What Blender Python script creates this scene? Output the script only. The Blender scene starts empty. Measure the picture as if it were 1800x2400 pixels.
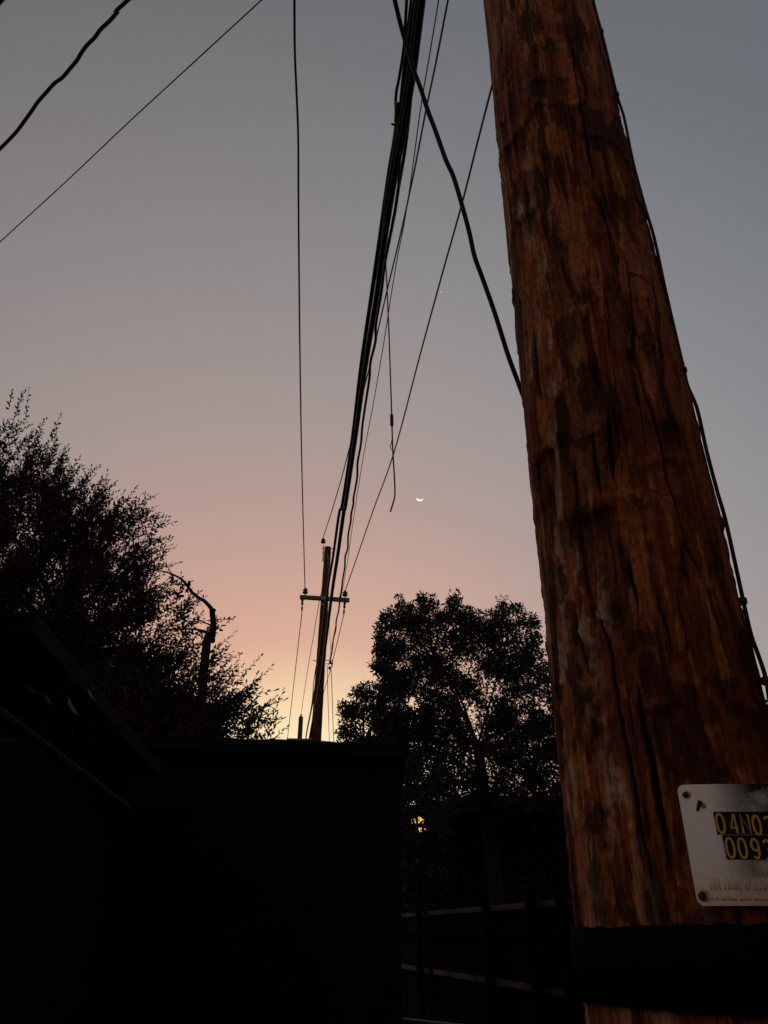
import bpy, math, random
import numpy as np
from mathutils import Vector, Matrix

# ------------------------------------------------------------------ camera, sky, light
S = bpy.context.scene
COL = S.collection
F = 1800.0            # focal length in pixels of the 1800x2400 photograph
HOR = 2185.0          # row of the horizon
TH = math.atan((HOR - 1200) / F)
CT, ST = math.cos(TH), math.sin(TH)
CAMZ = 1.6

cam = bpy.data.cameras.new('camera')
cam.sensor_fit = 'VERTICAL'
cam.sensor_height = 24.0
cam.sensor_width = 18.0
cam.lens = F / 2400 * 24.0
cam.clip_start = 0.02
cam.clip_end = 6000
cam_o = bpy.data.objects.new('camera', cam)
COL.objects.link(cam_o)
cam_o.location = (0, 0, CAMZ)
cam_o.rotation_euler = (math.pi / 2 + TH, 0, 0)
S.camera = cam_o

SUN_AZ, SUN_EL = math.radians(-5.5), math.radians(-2.0)      # the sun has just set behind the shed
SUN_DIR = Vector((math.sin(SUN_AZ) * math.cos(SUN_EL), math.cos(SUN_AZ) * math.cos(SUN_EL), math.sin(SUN_EL)))


def lin(c):
    o = []
    for v in c:
        v /= 255.0
        o.append(v / 12.92 if v <= 0.04045 else ((v + 0.055) / 1.055) ** 2.4)
    return o


W = bpy.data.worlds.new('World')
S.world = W
W.use_nodes = True
nt = W.node_tree
nt.nodes.clear()
wo = nt.nodes.new('ShaderNodeOutputWorld')
bg = nt.nodes.new('ShaderNodeBackground')
bg.inputs['Strength'].default_value = 1.0
tc = nt.nodes.new('ShaderNodeTexCoord')
nrm = nt.nodes.new('ShaderNodeVectorMath'); nrm.operation = 'NORMALIZE'
dot = nt.nodes.new('ShaderNodeVectorMath'); dot.operation = 'DOT_PRODUCT'
dot.inputs[1].default_value = SUN_DIR
acs = nt.nodes.new('ShaderNodeMath'); acs.operation = 'ARCCOSINE'
dv = nt.nodes.new('ShaderNodeMath'); dv.operation = 'DIVIDE'; dv.inputs[1].default_value = math.pi
rmp = nt.nodes.new('ShaderNodeValToRGB')
# twilight sky: colour by angular distance from the set sun
SKY = [(0, (255, 244, 205)), (9, (254, 242, 200)), (15, (249, 228, 184)), (18, (236, 203, 167)), (21, (217, 174, 152)),
       (24, (206, 167, 150)), (27.5, (193, 160, 149)), (32, (177, 154, 148)), (38.5, (160, 149, 147)),
       (48, (140, 137, 139)), (57, (123, 123, 127)), (64.5, (107, 110, 114)), (90, (98, 100, 106)), (125, (112, 105, 106)), (180, (134, 115, 108))]
el = rmp.color_ramp.elements
while len(el) > 1:
    el.remove(el[-1])
for i, (a, c) in enumerate(SKY):
    e = el[0] if i == 0 else el.new(a / 180)
    e.position = a / 180
    e.color = (*lin(c), 1)
sky = nt.nodes.new('ShaderNodeTexSky')
sky.sky_type = 'NISHITA'
sky.sun_disc = False
sky.sun_elevation = SUN_EL
sky.sun_rotation = SUN_AZ
sky.air_density = 1.0
sky.dust_density = 1.5
bg2 = nt.nodes.new('ShaderNodeBackground')
bg2.inputs['Strength'].default_value = 0.05
add = nt.nodes.new('ShaderNodeAddShader')
L = nt.links.new
L(tc.outputs['Generated'], nrm.inputs[0]); L(nrm.outputs[0], dot.inputs[0]); L(dot.outputs['Value'], acs.inputs[0])
L(acs.outputs[0], dv.inputs[0]); L(dv.outputs[0], rmp.inputs[0])
sep = nt.nodes.new('ShaderNodeSeparateXYZ'); L(nrm.outputs[0], sep.inputs[0])
mr = nt.nodes.new('ShaderNodeMapRange'); mr.inputs[1].default_value = -.5; mr.inputs[2].default_value = .5; mr.interpolation_type = 'SMOOTHSTEP'
L(sep.outputs['X'], mr.inputs[0])
tint = nt.nodes.new('ShaderNodeValToRGB')
tint.color_ramp.elements[0].color = (1.05, .965, .92, 1); tint.color_ramp.elements[1].color = (.97, 1.015, 1.03, 1)
L(mr.outputs[0], tint.inputs[0])
mul = nt.nodes.new('ShaderNodeMix'); mul.data_type = 'RGBA'; mul.blend_type = 'MULTIPLY'; mul.inputs[0].default_value = 1
L(rmp.outputs[0], mul.inputs[6]); L(tint.outputs[0], mul.inputs[7]); L(mul.outputs[2], bg.inputs[0])
L(sky.outputs[0], bg2.inputs[0]); L(bg.outputs[0], add.inputs[0]); L(bg2.outputs[0], add.inputs[1])
L(add.outputs[0], wo.inputs['Surface'])

sun = bpy.data.lights.new('sun', 'SUN')
sun.energy = 0.06
sun.angle = math.radians(12)
sun.color = (1.0, 0.72, 0.5)
sun_o = bpy.data.objects.new('sun', sun)
COL.objects.link(sun_o)
sd = Vector((math.sin(SUN_AZ), math.cos(SUN_AZ), math.sin(math.radians(2.5))))   # last glow, just over the skyline
sun_o.rotation_euler = sd.to_track_quat('Z', 'Y').to_euler()

S.view_settings.view_transform = 'Standard'
S.view_settings.look = 'None'
S.view_settings.exposure = 0.0
S.view_settings.gamma = 1.0
S.view_settings.use_curve_mapping = False

# ------------------------------------------------------------------ helpers
rng = np.random.default_rng(7)
random.seed(7)


def ray(px, py):
    """direction in the world of the point seen at (px, py) of the 1800x2400 photograph"""
    x, v = px - 900.0, py - 1200.0
    return np.array([x, F * CT + v * ST, F * ST - v * CT])


O = np.array([0, 0, CAMZ])


def at_y(px, py, y):
    d = ray(px, py)
    return O + d * (y / d[1])


def at_h(px, py, h):
    d = ray(px, py)
    return O + d * (h / d[2])


def tag(o, label=None, cat=None, group=None, kind=None):
    if label: o['label'] = label
    if cat: o['category'] = cat
    if group: o['group'] = group
    if kind: o['kind'] = kind
    return o


def empty(name, loc, label, cat, group=None):
    o = bpy.data.objects.new(name, None)
    COL.objects.link(o)
    o.location = loc
    o.empty_display_size = 0.2
    return tag(o, label, cat, group)


class MB:
    """collects shapes into one mesh"""

    def __init__(s):
        s.v, s.f = [], []

    def tube(s, pts, r, n=6, cap=True):
        pts = [np.asarray(p, float) for p in pts]
        m = len(pts)
        rr = [r] * m if np.isscalar(r) else list(r)
        base = len(s.v)
        up = None
        for i in range(m):
            t = pts[min(i + 1, m - 1)] - pts[max(i - 1, 0)]
            t = t / (np.linalg.norm(t) + 1e-12)
            if up is None:
                a = np.array([0, 0, 1.0]) if abs(t[2]) < 0.9 else np.array([1.0, 0, 0])
                up = np.cross(t, a)
            up = up - t * (up @ t)
            up /= np.linalg.norm(up)
            w = np.cross(t, up)
            for k in range(n):
                a = 2 * math.pi * k / n
                s.v.append(tuple(pts[i] + rr[i] * (math.cos(a) * up + math.sin(a) * w)))
        for i in range(m - 1):
            for k in range(n):
                a, b = base + i * n + k, base + i * n + (k + 1) % n
                s.f.append((a, b, b + n, a + n))
        if cap:
            s.f.append(tuple(base + k for k in range(n))[::-1])
            s.f.append(tuple(base + (m - 1) * n + k for k in range(n)))
        return s

    def box(s, c, ax, ay, az):
        """box from its centre and three half axes"""
        c, ax, ay, az = (np.asarray(q, float) for q in (c, ax, ay, az))
        b = len(s.v)
        for i in (-1, 1):
            for j in (-1, 1):
                for k in (-1, 1):
                    s.v.append(tuple(c + i * ax + j * ay + k * az))
        for q in ((0, 1, 3, 2), (4, 6, 7, 5), (0, 4, 5, 1), (2, 3, 7, 6), (0, 2, 6, 4), (1, 5, 7, 3)):
            s.f.append(tuple(b + i for i in q))
        return s

    def lathe(s, base, prof, n=14, axis=(0, 0, 1)):
        axis = np.asarray(axis, float); axis /= np.linalg.norm(axis)
        p0 = np.asarray(base, float)
        pts = [p0 + axis * z for z, r in prof]
        a = np.array([1.0, 0, 0]) if abs(axis[0]) < 0.9 else np.array([0, 1.0, 0])
        u = np.cross(axis, a); u /= np.linalg.norm(u)
        w = np.cross(axis, u)
        b = len(s.v)
        for p, (z, r) in zip(pts, prof):
            for k in range(n):
                t = 2 * math.pi * k / n
                s.v.append(tuple(p + r * (math.cos(t) * u + math.sin(t) * w)))
        m = len(prof)
        for i in range(m - 1):
            for k in range(n):
                q, t = b + i * n + k, b + i * n + (k + 1) % n
                s.f.append((q, t, t + n, q + n))
        s.f.append(tuple(b + k for k in range(n))[::-1])
        s.f.append(tuple(b + (m - 1) * n + k for k in range(n)))
        return s

    def build(s, name, mat, parent=None, smooth=False, bevel=0):
        me = bpy.data.meshes.new(name)
        off = np.array(parent_loc(parent))
        me.from_pydata([tuple(np.asarray(q) - off) for q in s.v], [], s.f)
        me.materials.append(mat)
        if smooth:
            me.polygons.foreach_set('use_smooth', [True] * len(me.polygons))
        o = bpy.data.objects.new(name, me)
        COL.objects.link(o)
        if parent is not None:
            o.parent = parent
        if bevel:
            md = o.modifiers.new('edge', 'BEVEL'); md.width = bevel; md.segments = 2; md.limit_method = 'ANGLE'
        return o


def parent_loc(p):
    l = Vector((0, 0, 0))
    while p is not None:
        l += p.location
        p = p.parent
    return l


def mesh_np(name, v, f, mat, parent=None, smooth=False, attrs=None):
    """a mesh from numpy arrays; f is (n, k) with equal k"""
    me = bpy.data.meshes.new(name)
    off = np.array(parent_loc(parent))
    v = np.asarray(v, np.float32) - off.astype(np.float32)
    f = np.asarray(f, np.int32)
    k = f.shape[1]
    me.vertices.add(len(v)); me.vertices.foreach_set('co', v.ravel())
    me.loops.add(f.size); me.loops.foreach_set('vertex_index', f.ravel())
    me.polygons.add(len(f)); me.polygons.foreach_set('loop_start', np.arange(0, f.size, k, dtype=np.int32))
    if smooth:
        me.polygons.foreach_set('use_smooth', np.ones(len(f), bool))
    for nme, dom, dat in attrs or []:
        at = me.attributes.new(nme, 'FLOAT', dom)
        at.data.foreach_set('value', np.asarray(dat, np.float32).ravel())
    me.update(calc_edges=True)
    me.materials.append(mat)
    o = bpy.data.objects.new(name, me)
    COL.objects.link(o)
    if parent is not None:
        o.parent = parent
    return o


class Nodes:
    def __init__(s, name):
        s.m = bpy.data.materials.new(name)
        s.m.use_nodes = True
        s.t = s.m.node_tree
        s.b = s.t.nodes['Principled BSDF']

    def n(s, typ, **kw):
        nd = s.t.nodes.new(typ)
        for k, v in kw.items():
            setattr(nd, k, v)
        return nd

    def l(s, a, b):
        s.t.links.new(a, b)

    def mix(s, fac, a, b):
        m = s.n('ShaderNodeMix', data_type='RGBA')
        for idx, val in ((0, fac), (6, a), (7, b)):
            if hasattr(val, 'links'):
                s.l(val, m.inputs[idx])
            elif idx == 0:
                m.inputs[0].default_value = val
            else:
                m.inputs[idx].default_value = (*val, 1)
        return m.outputs[2]

    def noise(s, scale, detail=4, rough=0.55, stretch=(1, 1, 1), coord='Object'):
        t = s.n('ShaderNodeTexCoord'); mp = s.n('ShaderNodeMapping'); mp.inputs['Scale'].default_value = stretch
        nz = s.n('ShaderNodeTexNoise')
        nz.inputs['Scale'].default_value = scale; nz.inputs['Detail'].default_value = detail; nz.inputs['Roughness'].default_value = rough
        s.l(t.outputs[coord], mp.inputs[0]); s.l(mp.outputs[0], nz.inputs['Vector'])
        return nz.outputs['Fac']

    def ramp(s, fac, a, b):
        r = s.n('ShaderNodeMapRange'); r.inputs[1].default_value = a; r.inputs[2].default_value = b
        s.l(fac, r.inputs[0])
        return r.outputs[0]

    def attr(s, name):
        a = s.n('ShaderNodeAttribute', attribute_name=name)
        return a.outputs['Fac']

    def bump(s, h, strength, dist):
        b = s.n('ShaderNodeBump'); b.inputs['Strength'].default_value = strength; b.inputs['Distance'].default_value = dist
        s.l(h, b.inputs['Height']); s.l(b.outputs[0], s.b.inputs['Normal'])


def simple(name, c1, c2, scale=8, rough=0.7, metal=0.0, spec=0.3, stretch=(1, 1, 1), bump=0.0):
    N = Nodes(name)
    f = N.noise(scale, 5, 0.6, stretch)
    N.l(N.mix(N.ramp(f, 0.3, 0.7), c1, c2), N.b.inputs['Base Color'])
    N.b.inputs['Roughness'].default_value = rough
    N.b.inputs['Metallic'].default_value = metal
    N.b.inputs['Specular IOR Level'].default_value = spec
    if bump:
        N.bump(f, 0.6, bump)
    return N.m


def emit(name, c, s):
    N = Nodes(name)
    N.b.inputs['Base Color'].default_value = (*c, 1)
    N.b.inputs['Emission Color'].default_value = (*c, 1)
    N.b.inputs['Emission Strength'].default_value = s
    return N.m


def leaf_mat(name, c1, c2, c3=None, scale=1.2):
    N = Nodes(name)
    r = N.attr('tone')
    c = N.mix(r, c1, c2)
    if c3:
        c = N.mix(N.ramp(N.noise(scale, 2), 0.52, 0.66), c, c3)
    N.l(c, N.b.inputs['Base Color'])
    N.b.inputs['Roughness'].default_value = 0.6
    N.b.inputs['Specular IOR Level'].default_value = 0.2
    return N.m


M = {}
M['black_wire'] = simple('black_cable_jacket', (.012, .011, .011), (.022, .02, .019), 30, 0.55, spec=0.25)
M['brown_wire'] = simple('weathered_copper_wire', (.34, .20, .125), (.46, .28, .18), 40, 0.5, 0.3)
M['grey_wire'] = simple('thin_aluminium_wire', (.10, .12, .15), (.16, .18, .21), 40, 0.45, 0.4)
M['dark_wire'] = simple('dark_brown_wire', (.035, .022, .017), (.06, .04, .03), 40, 0.55)
M['far_wood'] = simple('far_pole_wood', (.05, .025, .014), (.17, .085, .045), 5, 0.85, stretch=(6, 6, .5), bump=.01)
M['arm_wood'] = simple('grey_crossarm_wood', (.12, .10, .08), (.22, .19, .15), 6, 0.85, bump=.004)
M['insul'] = simple('dark_porcelain', (.012, .009, .008), (.02, .015, .013), 10, 0.3, spec=0.5)
M['steel'] = simple('galvanised_steel', (.22, .22, .21), (.32, .32, .30), 30, 0.5, 0.6)
M['rust'] = simple('rusty_steel', (.05, .025, .015), (.10, .05, .03), 40, 0.75, 0.3)
M['bark'] = simple('dark_bark', (.014, .010, .007), (.028, .020, .015), 20, 0.9, spec=.15, stretch=(3, 3, .6), bump=.02)
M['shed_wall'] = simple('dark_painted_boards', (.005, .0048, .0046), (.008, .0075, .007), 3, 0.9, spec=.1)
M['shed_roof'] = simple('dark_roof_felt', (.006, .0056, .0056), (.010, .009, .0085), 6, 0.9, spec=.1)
M['house_wall'] = simple('dark_house_render', (.005, .0048, .0046), (.009, .008, .0075), 2, 0.9, spec=.1)
M['house_trim'] = simple('weathered_house_trim', (.004, .003, .002), (.016, .010, .007), 6, 0.9, spec=.05)
M['pale_trim'] = simple('pale_gutter_paint', (.003, .003, .003), (.028, .027, .025), 2.2, 0.8, spec=.08)
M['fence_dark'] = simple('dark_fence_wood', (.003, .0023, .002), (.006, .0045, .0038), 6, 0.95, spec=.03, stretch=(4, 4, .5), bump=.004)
M['fence_rail'] = simple('weathered_lit_rail_wood', (.003, .0026, .0024), (.15, .115, .10), 1.1, 0.85, spec=.15, bump=.004)  # weathered wood; its pale patches paint in light caught by the rails
M['ground'] = simple('dark_alley_soil', (.02, .017, .013), (.04, .033, .025), 1.5, 0.95, spec=.05, bump=.03)

# ------------------------------------------------------------------ ground
g = MB()
g.v = [(-2500, -2500, 0), (2500, -2500, 0), (2500, 2500, 0), (-2500, 2500, 0)]
g.f = [(0, 1, 2, 3)]
tag(g.build('ground', M['ground']), kind='structure')

# ------------------------------------------------------------------ near utility pole
PX, PY, R0, TP = 0.4565, 1.2910, 0.170, 0.0064      # axis, radius at eye height, taper per metre


def pole_hit(px, py):
    """angle and height (from eye height) where the line of sight meets the pole"""
    d = ray(px, py); d = d / np.linalg.norm(d)
    a = np.array([-PX, -PY])
    r = R0
    for _ in range(8):
        A = d[0] ** 2 + d[1] ** 2; B = a @ d[:2]; Cc = a @ a - r * r
        D = max(B * B - A * Cc, 0)
        t = (-B - math.sqrt(D)) / A
        z = t * d[2]
        r = R0 - TP * z
    p = d * t
    return math.atan2(p[1] - PY, p[0] - PX), z, t


TH0 = math.atan2(-PY, -PX)          # the side that faces the camera


def wrap(a):
    return (a - TH0 + math.pi) % (2 * math.pi) - math.pi


def vnoise(u, v, seed):
    """smooth value noise of two arrays"""
    r = np.random.default_rng(seed).random((257, 257))
    u = np.asarray(u) + 100.37; v = np.asarray(v) + 100.71
    iu, iv = np.floor(u).astype(int), np.floor(v).astype(int)
    fu, fv = u - iu, v - iv
    fu = fu * fu * (3 - 2 * fu); fv = fv * fv * (3 - 2 * fv)
    a, b = iu % 257, (iu + 1) % 257
    c, d = iv % 257, (iv + 1) % 257
    return (r[a, c] * (1 - fu) + r[b, c] * fu) * (1 - fv) + (r[a, d] * (1 - fu) + r[b, d] * fu) * fv


def sst(x, a, b):
    t = np.clip((x - a) / (b - a), 0, 1)
    return t * t * (3 - 2 * t)


front = np.linspace(-1.75, 1.75, 500)
back = np.linspace(1.75, 2 * math.pi - 1.75, 42)[1:-1]
ang = np.concatenate([front, back])
zl = np.concatenate([np.linspace(-1.9, -0.30, 16)[:-1], np.arange(-0.30, 2.25, 0.0032), np.linspace(2.25, 9.1, 46)[1:]])
NZ, NT = len(zl), len(ang)
A2, Z2 = np.meshgrid(ang, zl)
U2 = A2 * R0


def fbm(u, v, seed, o=4, g=.55):
    t = 0; a = 1; n = 0
    for k in range(o):
        t = t + a * vnoise(u * 2.03 ** k, v * 1.9 ** k, seed * 17 + k); n += a; a *= g
    return t / n


# wandering grain: slight spiral and waviness
wav = (fbm(U2 / .09, Z2 / .30, 1, 3) - .5) * .040
Ug = U2 + wav
disp = (vnoise(U2 / .13, Z2 / .42, 2) - .5) * .010
disp += (fbm(U2 / .07, Z2 / .10, 3, 3) - .5) * .0070
fib = fbm(Ug / .013, Z2 / .20, 4, 3)
fib2 = vnoise(Ug / .0048, Z2 / .09, 5)
disp += (fib - .5) * .0080 + (fib2 - .5) * .0022
# remains of the dark outer layer, with sharp broken edges, over paler wood
fl = fbm(Ug / .036, Z2 / .24, 6, 5, .6)
chk = fbm(Ug / .02, Z2 / .012, 16, 3)
bark = sst(fl + (chk - .5) * .10, .486, .520)
disp += bark * .0042
# crosswise whorl ridges left by the drawknife, dark wet streaks under them
stain_shade = np.zeros_like(disp)  # real stains, plus shade painted into cracks and above the black band
for (px, py), amp, w in (((1270, 100), .7, .10), ((1290, 182), 1.0, .09), ((1300, 242), 1.0, .10), ((1290, 348), .6, .08), ((1300, 455), .9, .10), ((1330, 560), .5, .10), ((1340, 690), .5, .09),
                         ((1380, 826), .7, .10), ((1390, 985), 1.0, .11), ((1400, 1095), .5, .07), ((1400, 1196), 1.0, .10), ((1420, 1330), .4, .07), ((1470, 1465), .5, .10), ((1450, 1570), .7, .08), ((1520, 1640), .8, .10), ((1500, 1740), .4, .08), ((1480, 1880), .6, .07), ((1430, 1945), .7, .08), ((1480, 2050), .5, .07)):
    z0 = pole_hit(px, py)[1]
    line = z0 + (fbm(U2 / .07, U2 * 0 + z0 * 9, 41, 4) - .5) * .11
    m = sst(fbm(U2 / .07 + z0 * 31, Z2 * 0, 42, 2), .38, .60) * amp
    d = Z2 - line
    disp += m * (.0065 * np.exp(-((d - .006) / .011) ** 2) * (.5 + chk) - .0045 * np.exp(-((d + .016) / .012) ** 2))
    run_ = sst(d, -w * (.3 + 1.3 * fib), -.012) * (1 - sst(d, -.010, .002))
    stain_shade = np.maximum(stain_shade, run_ * m * sst(fib * .6 + fl * .4, .36, .56))
hair = vnoise(Ug / .02, Z2 / .006, 15)
disp += (hair - .5) * .0009 + (chk - .5) * .0016
stain_shade = np.maximum(stain_shade, sst(fbm(Ug / .024, Z2 / .16, 10, 4), .54, .68) * .85)
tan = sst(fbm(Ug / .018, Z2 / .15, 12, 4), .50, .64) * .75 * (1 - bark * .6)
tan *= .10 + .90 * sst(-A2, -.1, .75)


def blob(px, py, w, h, ragged=1.0):
    a, z, t = pole_hit(px, py)
    a = wrap(a)
    sc = t / F
    ca = max(.35, math.cos(a))
    wu = (fbm(U2 / .022, Z2 / .03, 51, 3) - .5) * .035; wz = (fbm(U2 / .022, Z2 / .03, 52, 3) - .5) * .06
    du = (U2 + wu - a * R0) / (w * sc / ca)
    dz = (Z2 + wz - z) / (h * sc * 1.25)
    q = np.sqrt(du * du + dz * dz)
    m_ = 1 - sst(q, .35, 1.3)
    return sst(m_ * .55 + fib * .45 + (fl - .5) * .5, .42, .62) * sst(m_, 0, .25)


for b in ((1262, 184, 16, 26), (1273, 275, 14, 36), (1311, 275, 16, 40), (1203, 458, 18, 28), (1412, 312, 46, 70), (1377, 900, 36, 66),
          (1374, 1024, 40, 16), (1431, 1040, 16, 60), (1320, 1040, 30, 24), (1377, 1212, 32, 20), (1336, 1249, 32, 34),
          (1491, 1183, 20, 20), (1497, 644, 34, 11), (1510, 790, 36, 20), (1316, 1360, 12, 44), (1340, 1462, 22, 50),
          (1340, 1580, 24, 60), (1366, 1634, 40, 30), (1376, 1742, 28, 18), (1502, 1505, 38, 22), (1532, 1580, 30, 52),
          (1615, 1650, 80, 40), (1600, 1715, 50, 60), (1392, 1930, 42, 22), (1330, 780, 40, 60), (1360, 700, 30, 36),
          (1395, 2100, 26, 80), (1470, 2150, 14, 50), (1527, 2130, 18, 66), (1565, 2150, 16, 44), (1640, 2180, 70, 40), (1358, 2150, 10, 40), (1640, 1800, 90, 30), (1240, 60, 30, 60), (1330, 70, 30, 40), (1450, 480, 34, 50)):  # streaks low on the pole paint the band's shadow fraying upward
    stain_shade = np.maximum(stain_shade, blob(*b) * .72)
for b in ((1285, 774, 11, 46), (1298, 912, 19, 42), (1268, 640, 9, 34), (1250, 850, 9, 60), (1316, 1552, 16, 54), (1383, 1505, 15, 76),
          (1449, 1835, 14, 60), (1420, 1420, 12, 70), (1350, 1320, 12, 60), (1216, 500, 9, 40), (1300, 1240, 12, 90), (1345, 1840, 12, 80)):
    m = blob(*b)
    tan = np.maximum(tan, m)
    disp += m * .0026
# knots
for px, py in ((1394, 1712), (1443, 1436), (1478, 836)):
    a, z, t = pole_hit(px, py); a = wrap(a)
    q = np.sqrt(((U2 - a * R0) / .016) ** 2 + ((Z2 - z) / .03) ** 2)
    disp += np.exp(-q * q * .5) * .005 * (1 + .5 * np.cos(q * 9)) - np.exp(-q * q * 3) * .008
    stain_shade = np.maximum(stain_shade, np.exp(-q * q * 1.1))


disp = (disp - disp.mean()) * (.44 + .20 * np.cos(A2 * .9))


def crack(pts, width, depth, shade_in=False):
    """a drying check along a line of (angle, z) points"""
    pts = sorted(pts, key=lambda q: q[1])
    z = np.array([q[1] for q in pts]); a = np.array([q[0] for q in pts])
    zz = np.clip(zl, z[0], z[-1])
    path = np.interp(zz, z, a) * R0 + (vnoise(zl / .03, zl * 0, 21) - .5) * .0035 + (vnoise(zl / .009, zl * 0, 22) - .5) * .0014
    end = np.minimum(sst(zl, z[0] - .003, z[0] + .05), 1 - sst(zl, z[-1] - .05, z[-1] + .003))
    wv = width * (.5 + .8 * vnoise(zl / .06, zl * 0, 23)) * end
    rows = np.where(end > .02)[0]
    sub = U2[rows]
    q = np.abs(sub - path[rows][:, None]) / np.maximum(wv[rows][:, None], 1e-5)
    cut = (1 - sst(q, .45, 1.25)) * end[rows][:, None]
    disp[rows] -= cut * depth
    if shade_in:       # shade inside the crack, painted in as dark colour
        stain_shade[rows] = np.maximum(stain_shade[rows], (1 - sst(q, .6, 1.35)) * end[rows][:, None])
    lip = np.exp(-((q - 1.6) / .7) ** 2) * end[rows][:, None]
    disp[rows] += lip * depth * .07


def pcrack(pl, width=.0022, depth=.012):
    width, depth = width * 1.25, depth * 2.3
    crack([(wrap(pole_hit(*p)[0]), pole_hit(*p)[1]) for p in pl], width, depth, True)


pcrack([(1443, 560), (1463, 600), (1475, 647), (1482, 730), (1488, 840), (1504, 894), (1526, 964), (1548, 1043), (1564, 1122), (1580, 1170), (1606, 1280),
        (1651, 1356), (1681, 1449), (1707, 1545), (1737, 1631), (1760, 1724), (1790, 1817)], .0030, .018)
pcrack([(1349, 1433), (1359, 1499), (1379, 1565), (1388, 1600)], .0034, .014)
pcrack([(1402, 1416), (1416, 1479), (1436, 1539), (1439, 1592), (1449, 1641), (1465, 1731), (1479, 1807), (1495, 1890), (1512, 1980), (1523, 2031), (1530, 2090)], .0026, .014)
pcrack([(1490, 1590), (1505, 1681), (1522, 1764), (1538, 1863), (1555, 1923), (1578, 1995)], .0036, .014)
pcrack([(1344, 1059), (1352, 1154), (1355, 1240)], .002, .011)
pcrack([(1258, 1060), (1263, 1090), (1274, 1170), (1277, 1217)], .0034, .014)
pcrack([(1386, 1000), (1390, 1043), (1402, 1122), (1415, 1175)], .003, .013)
pcrack([(1422, 960), (1428, 1027), (1440, 1138)], .0036, .013)
pcrack([(1463, 1965), (1478, 2070), (1486, 2120)], .002, .011)
pcrack([(1548, 1890), (1562, 1956), (1582, 2010)], .003, .012)
pcrack([(1575, 2030), (1589, 2119)], .0024, .011)
pcrack([(1340, 90), (1348, 160), (1375, 330), (1391, 430)], .0028, .013)
pcrack([(1352, 185), (1380, 270)], .002, .010)
pcrack([(1399, 450), (1428, 560), (1460, 700)], .0022, .010)
pcrack([(1200, 560), (1206, 640), (1216, 720)], .0026, .010)
pcrack([(1470, 1300), (1488, 1380), (1500, 1450)], .0022, .010)
pcrack([(1540, 1380), (1565, 1480), (1582, 1560)], .002, .009)
rc = np.random.default_rng(5)
for _ in range(170):
    a0, z0 = rc.uniform(-1.6, 1.6), rc.uniform(-.28, 2.2)
    ln = rc.uniform(.04, .26)
    crack([(a0 + rc.normal() * .01, z0), (a0 + rc.normal() * .012, z0 + ln * .5), (a0, z0 + ln)], rc.uniform(.0010, .0021), rc.uniform(.004, .010))
fine = sst(Z2, -.42, -.30) * (1 - sst(Z2, 2.2, 2.3))
disp = disp * (.15 + .85 * fine)
disp *= 1 - sst(np.abs(A2), 1.7, 1.85) * .8
RR = R0 - TP * Z2 + disp - .001
PV = np.stack([PX + RR * np.cos(A2 + TH0), PY + RR * np.sin(A2 + TH0), Z2 + CAMZ], -1).reshape(-1, 3)
ii, jj = np.meshgrid(np.arange(NZ - 1), np.arange(NT), indexing='ij')
j2 = (jj + 1) % NT
PF = np.stack([ii * NT + jj, ii * NT + j2, (ii + 1) * NT + j2, (ii + 1) * NT + jj], -1).reshape(-1, 4)
PV[:NT, 2] = -0.3

N = Nodes('weathered_pole_wood')
tcn = N.n('ShaderNodeTexCoord')
f1 = N.noise(10, 7, .7, (1, 1, .20))
f2 = N.noise(75, 6, .75, (1, 1, .10))
f3 = N.noise(6, 5, .65, (1, 1, .5))
f4 = N.noise(120, 4, .7, (1, 1, .6))
wood = N.mix(N.ramp(f1, .36, .62), (.35, .108, .036), (.56, .205, .078))
wood = N.mix(N.ramp(f3, .50, .66), wood, (.44, .145, .048))
brk = N.mix(N.ramp(f1, .38, .62), (.125, .037, .013), (.33, .104, .036))
brk = N.mix(N.ramp(f3, .42, .60), brk, (.28, .072, .023))
c = N.mix(N.attr('bark'), wood, brk)
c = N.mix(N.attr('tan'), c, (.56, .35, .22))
c = N.mix(N.attr('stain_shade'), c, (.036, .0125, .007))
for fac, lo, hi, k0, k1 in ((f2, .32, .64, (.40, .34, .31), (1.2, 1.17, 1.14)), (f4, .36, .60, (.62, .58, .56), (1.12, 1.12, 1.12))):
    m = N.n('ShaderNodeMix', data_type='RGBA', blend_type='MULTIPLY')
    m.inputs[0].default_value = 1
    N.l(c, m.inputs[6])
    cr = N.n('ShaderNodeValToRGB'); cr.color_ramp.elements[0].color = (*k0, 1); cr.color_ramp.elements[1].color = (*k1, 1)
    N.l(N.ramp(fac, lo, hi), cr.inputs[0]); N.l(cr.outputs[0], m.inputs[7])
    c = m.outputs[2]
N.l(c, N.b.inputs['Base Color'])
N.b.inputs['Roughness'].default_value = .85
N.b.inputs['Specular IOR Level'].default_value = .12
N.bump(f2, .7, .002)
M['pole'] = N.m

pole = empty('utility_pole', (PX, PY, 0), 'thick weathered brown wooden utility pole standing close by at the right', 'utility pole')
mesh_np('shaft', PV, PF, M['pole'], pole, False, [('stain_shade', 'POINT', stain_shade), ('tan', 'POINT', tan), ('bark', 'POINT', bark)])
M['band'] = simple('black_shadow_band', (.0035, .003, .0028), (.007, .0062, .0055), 12, .9, spec=.04, bump=.003)
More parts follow.
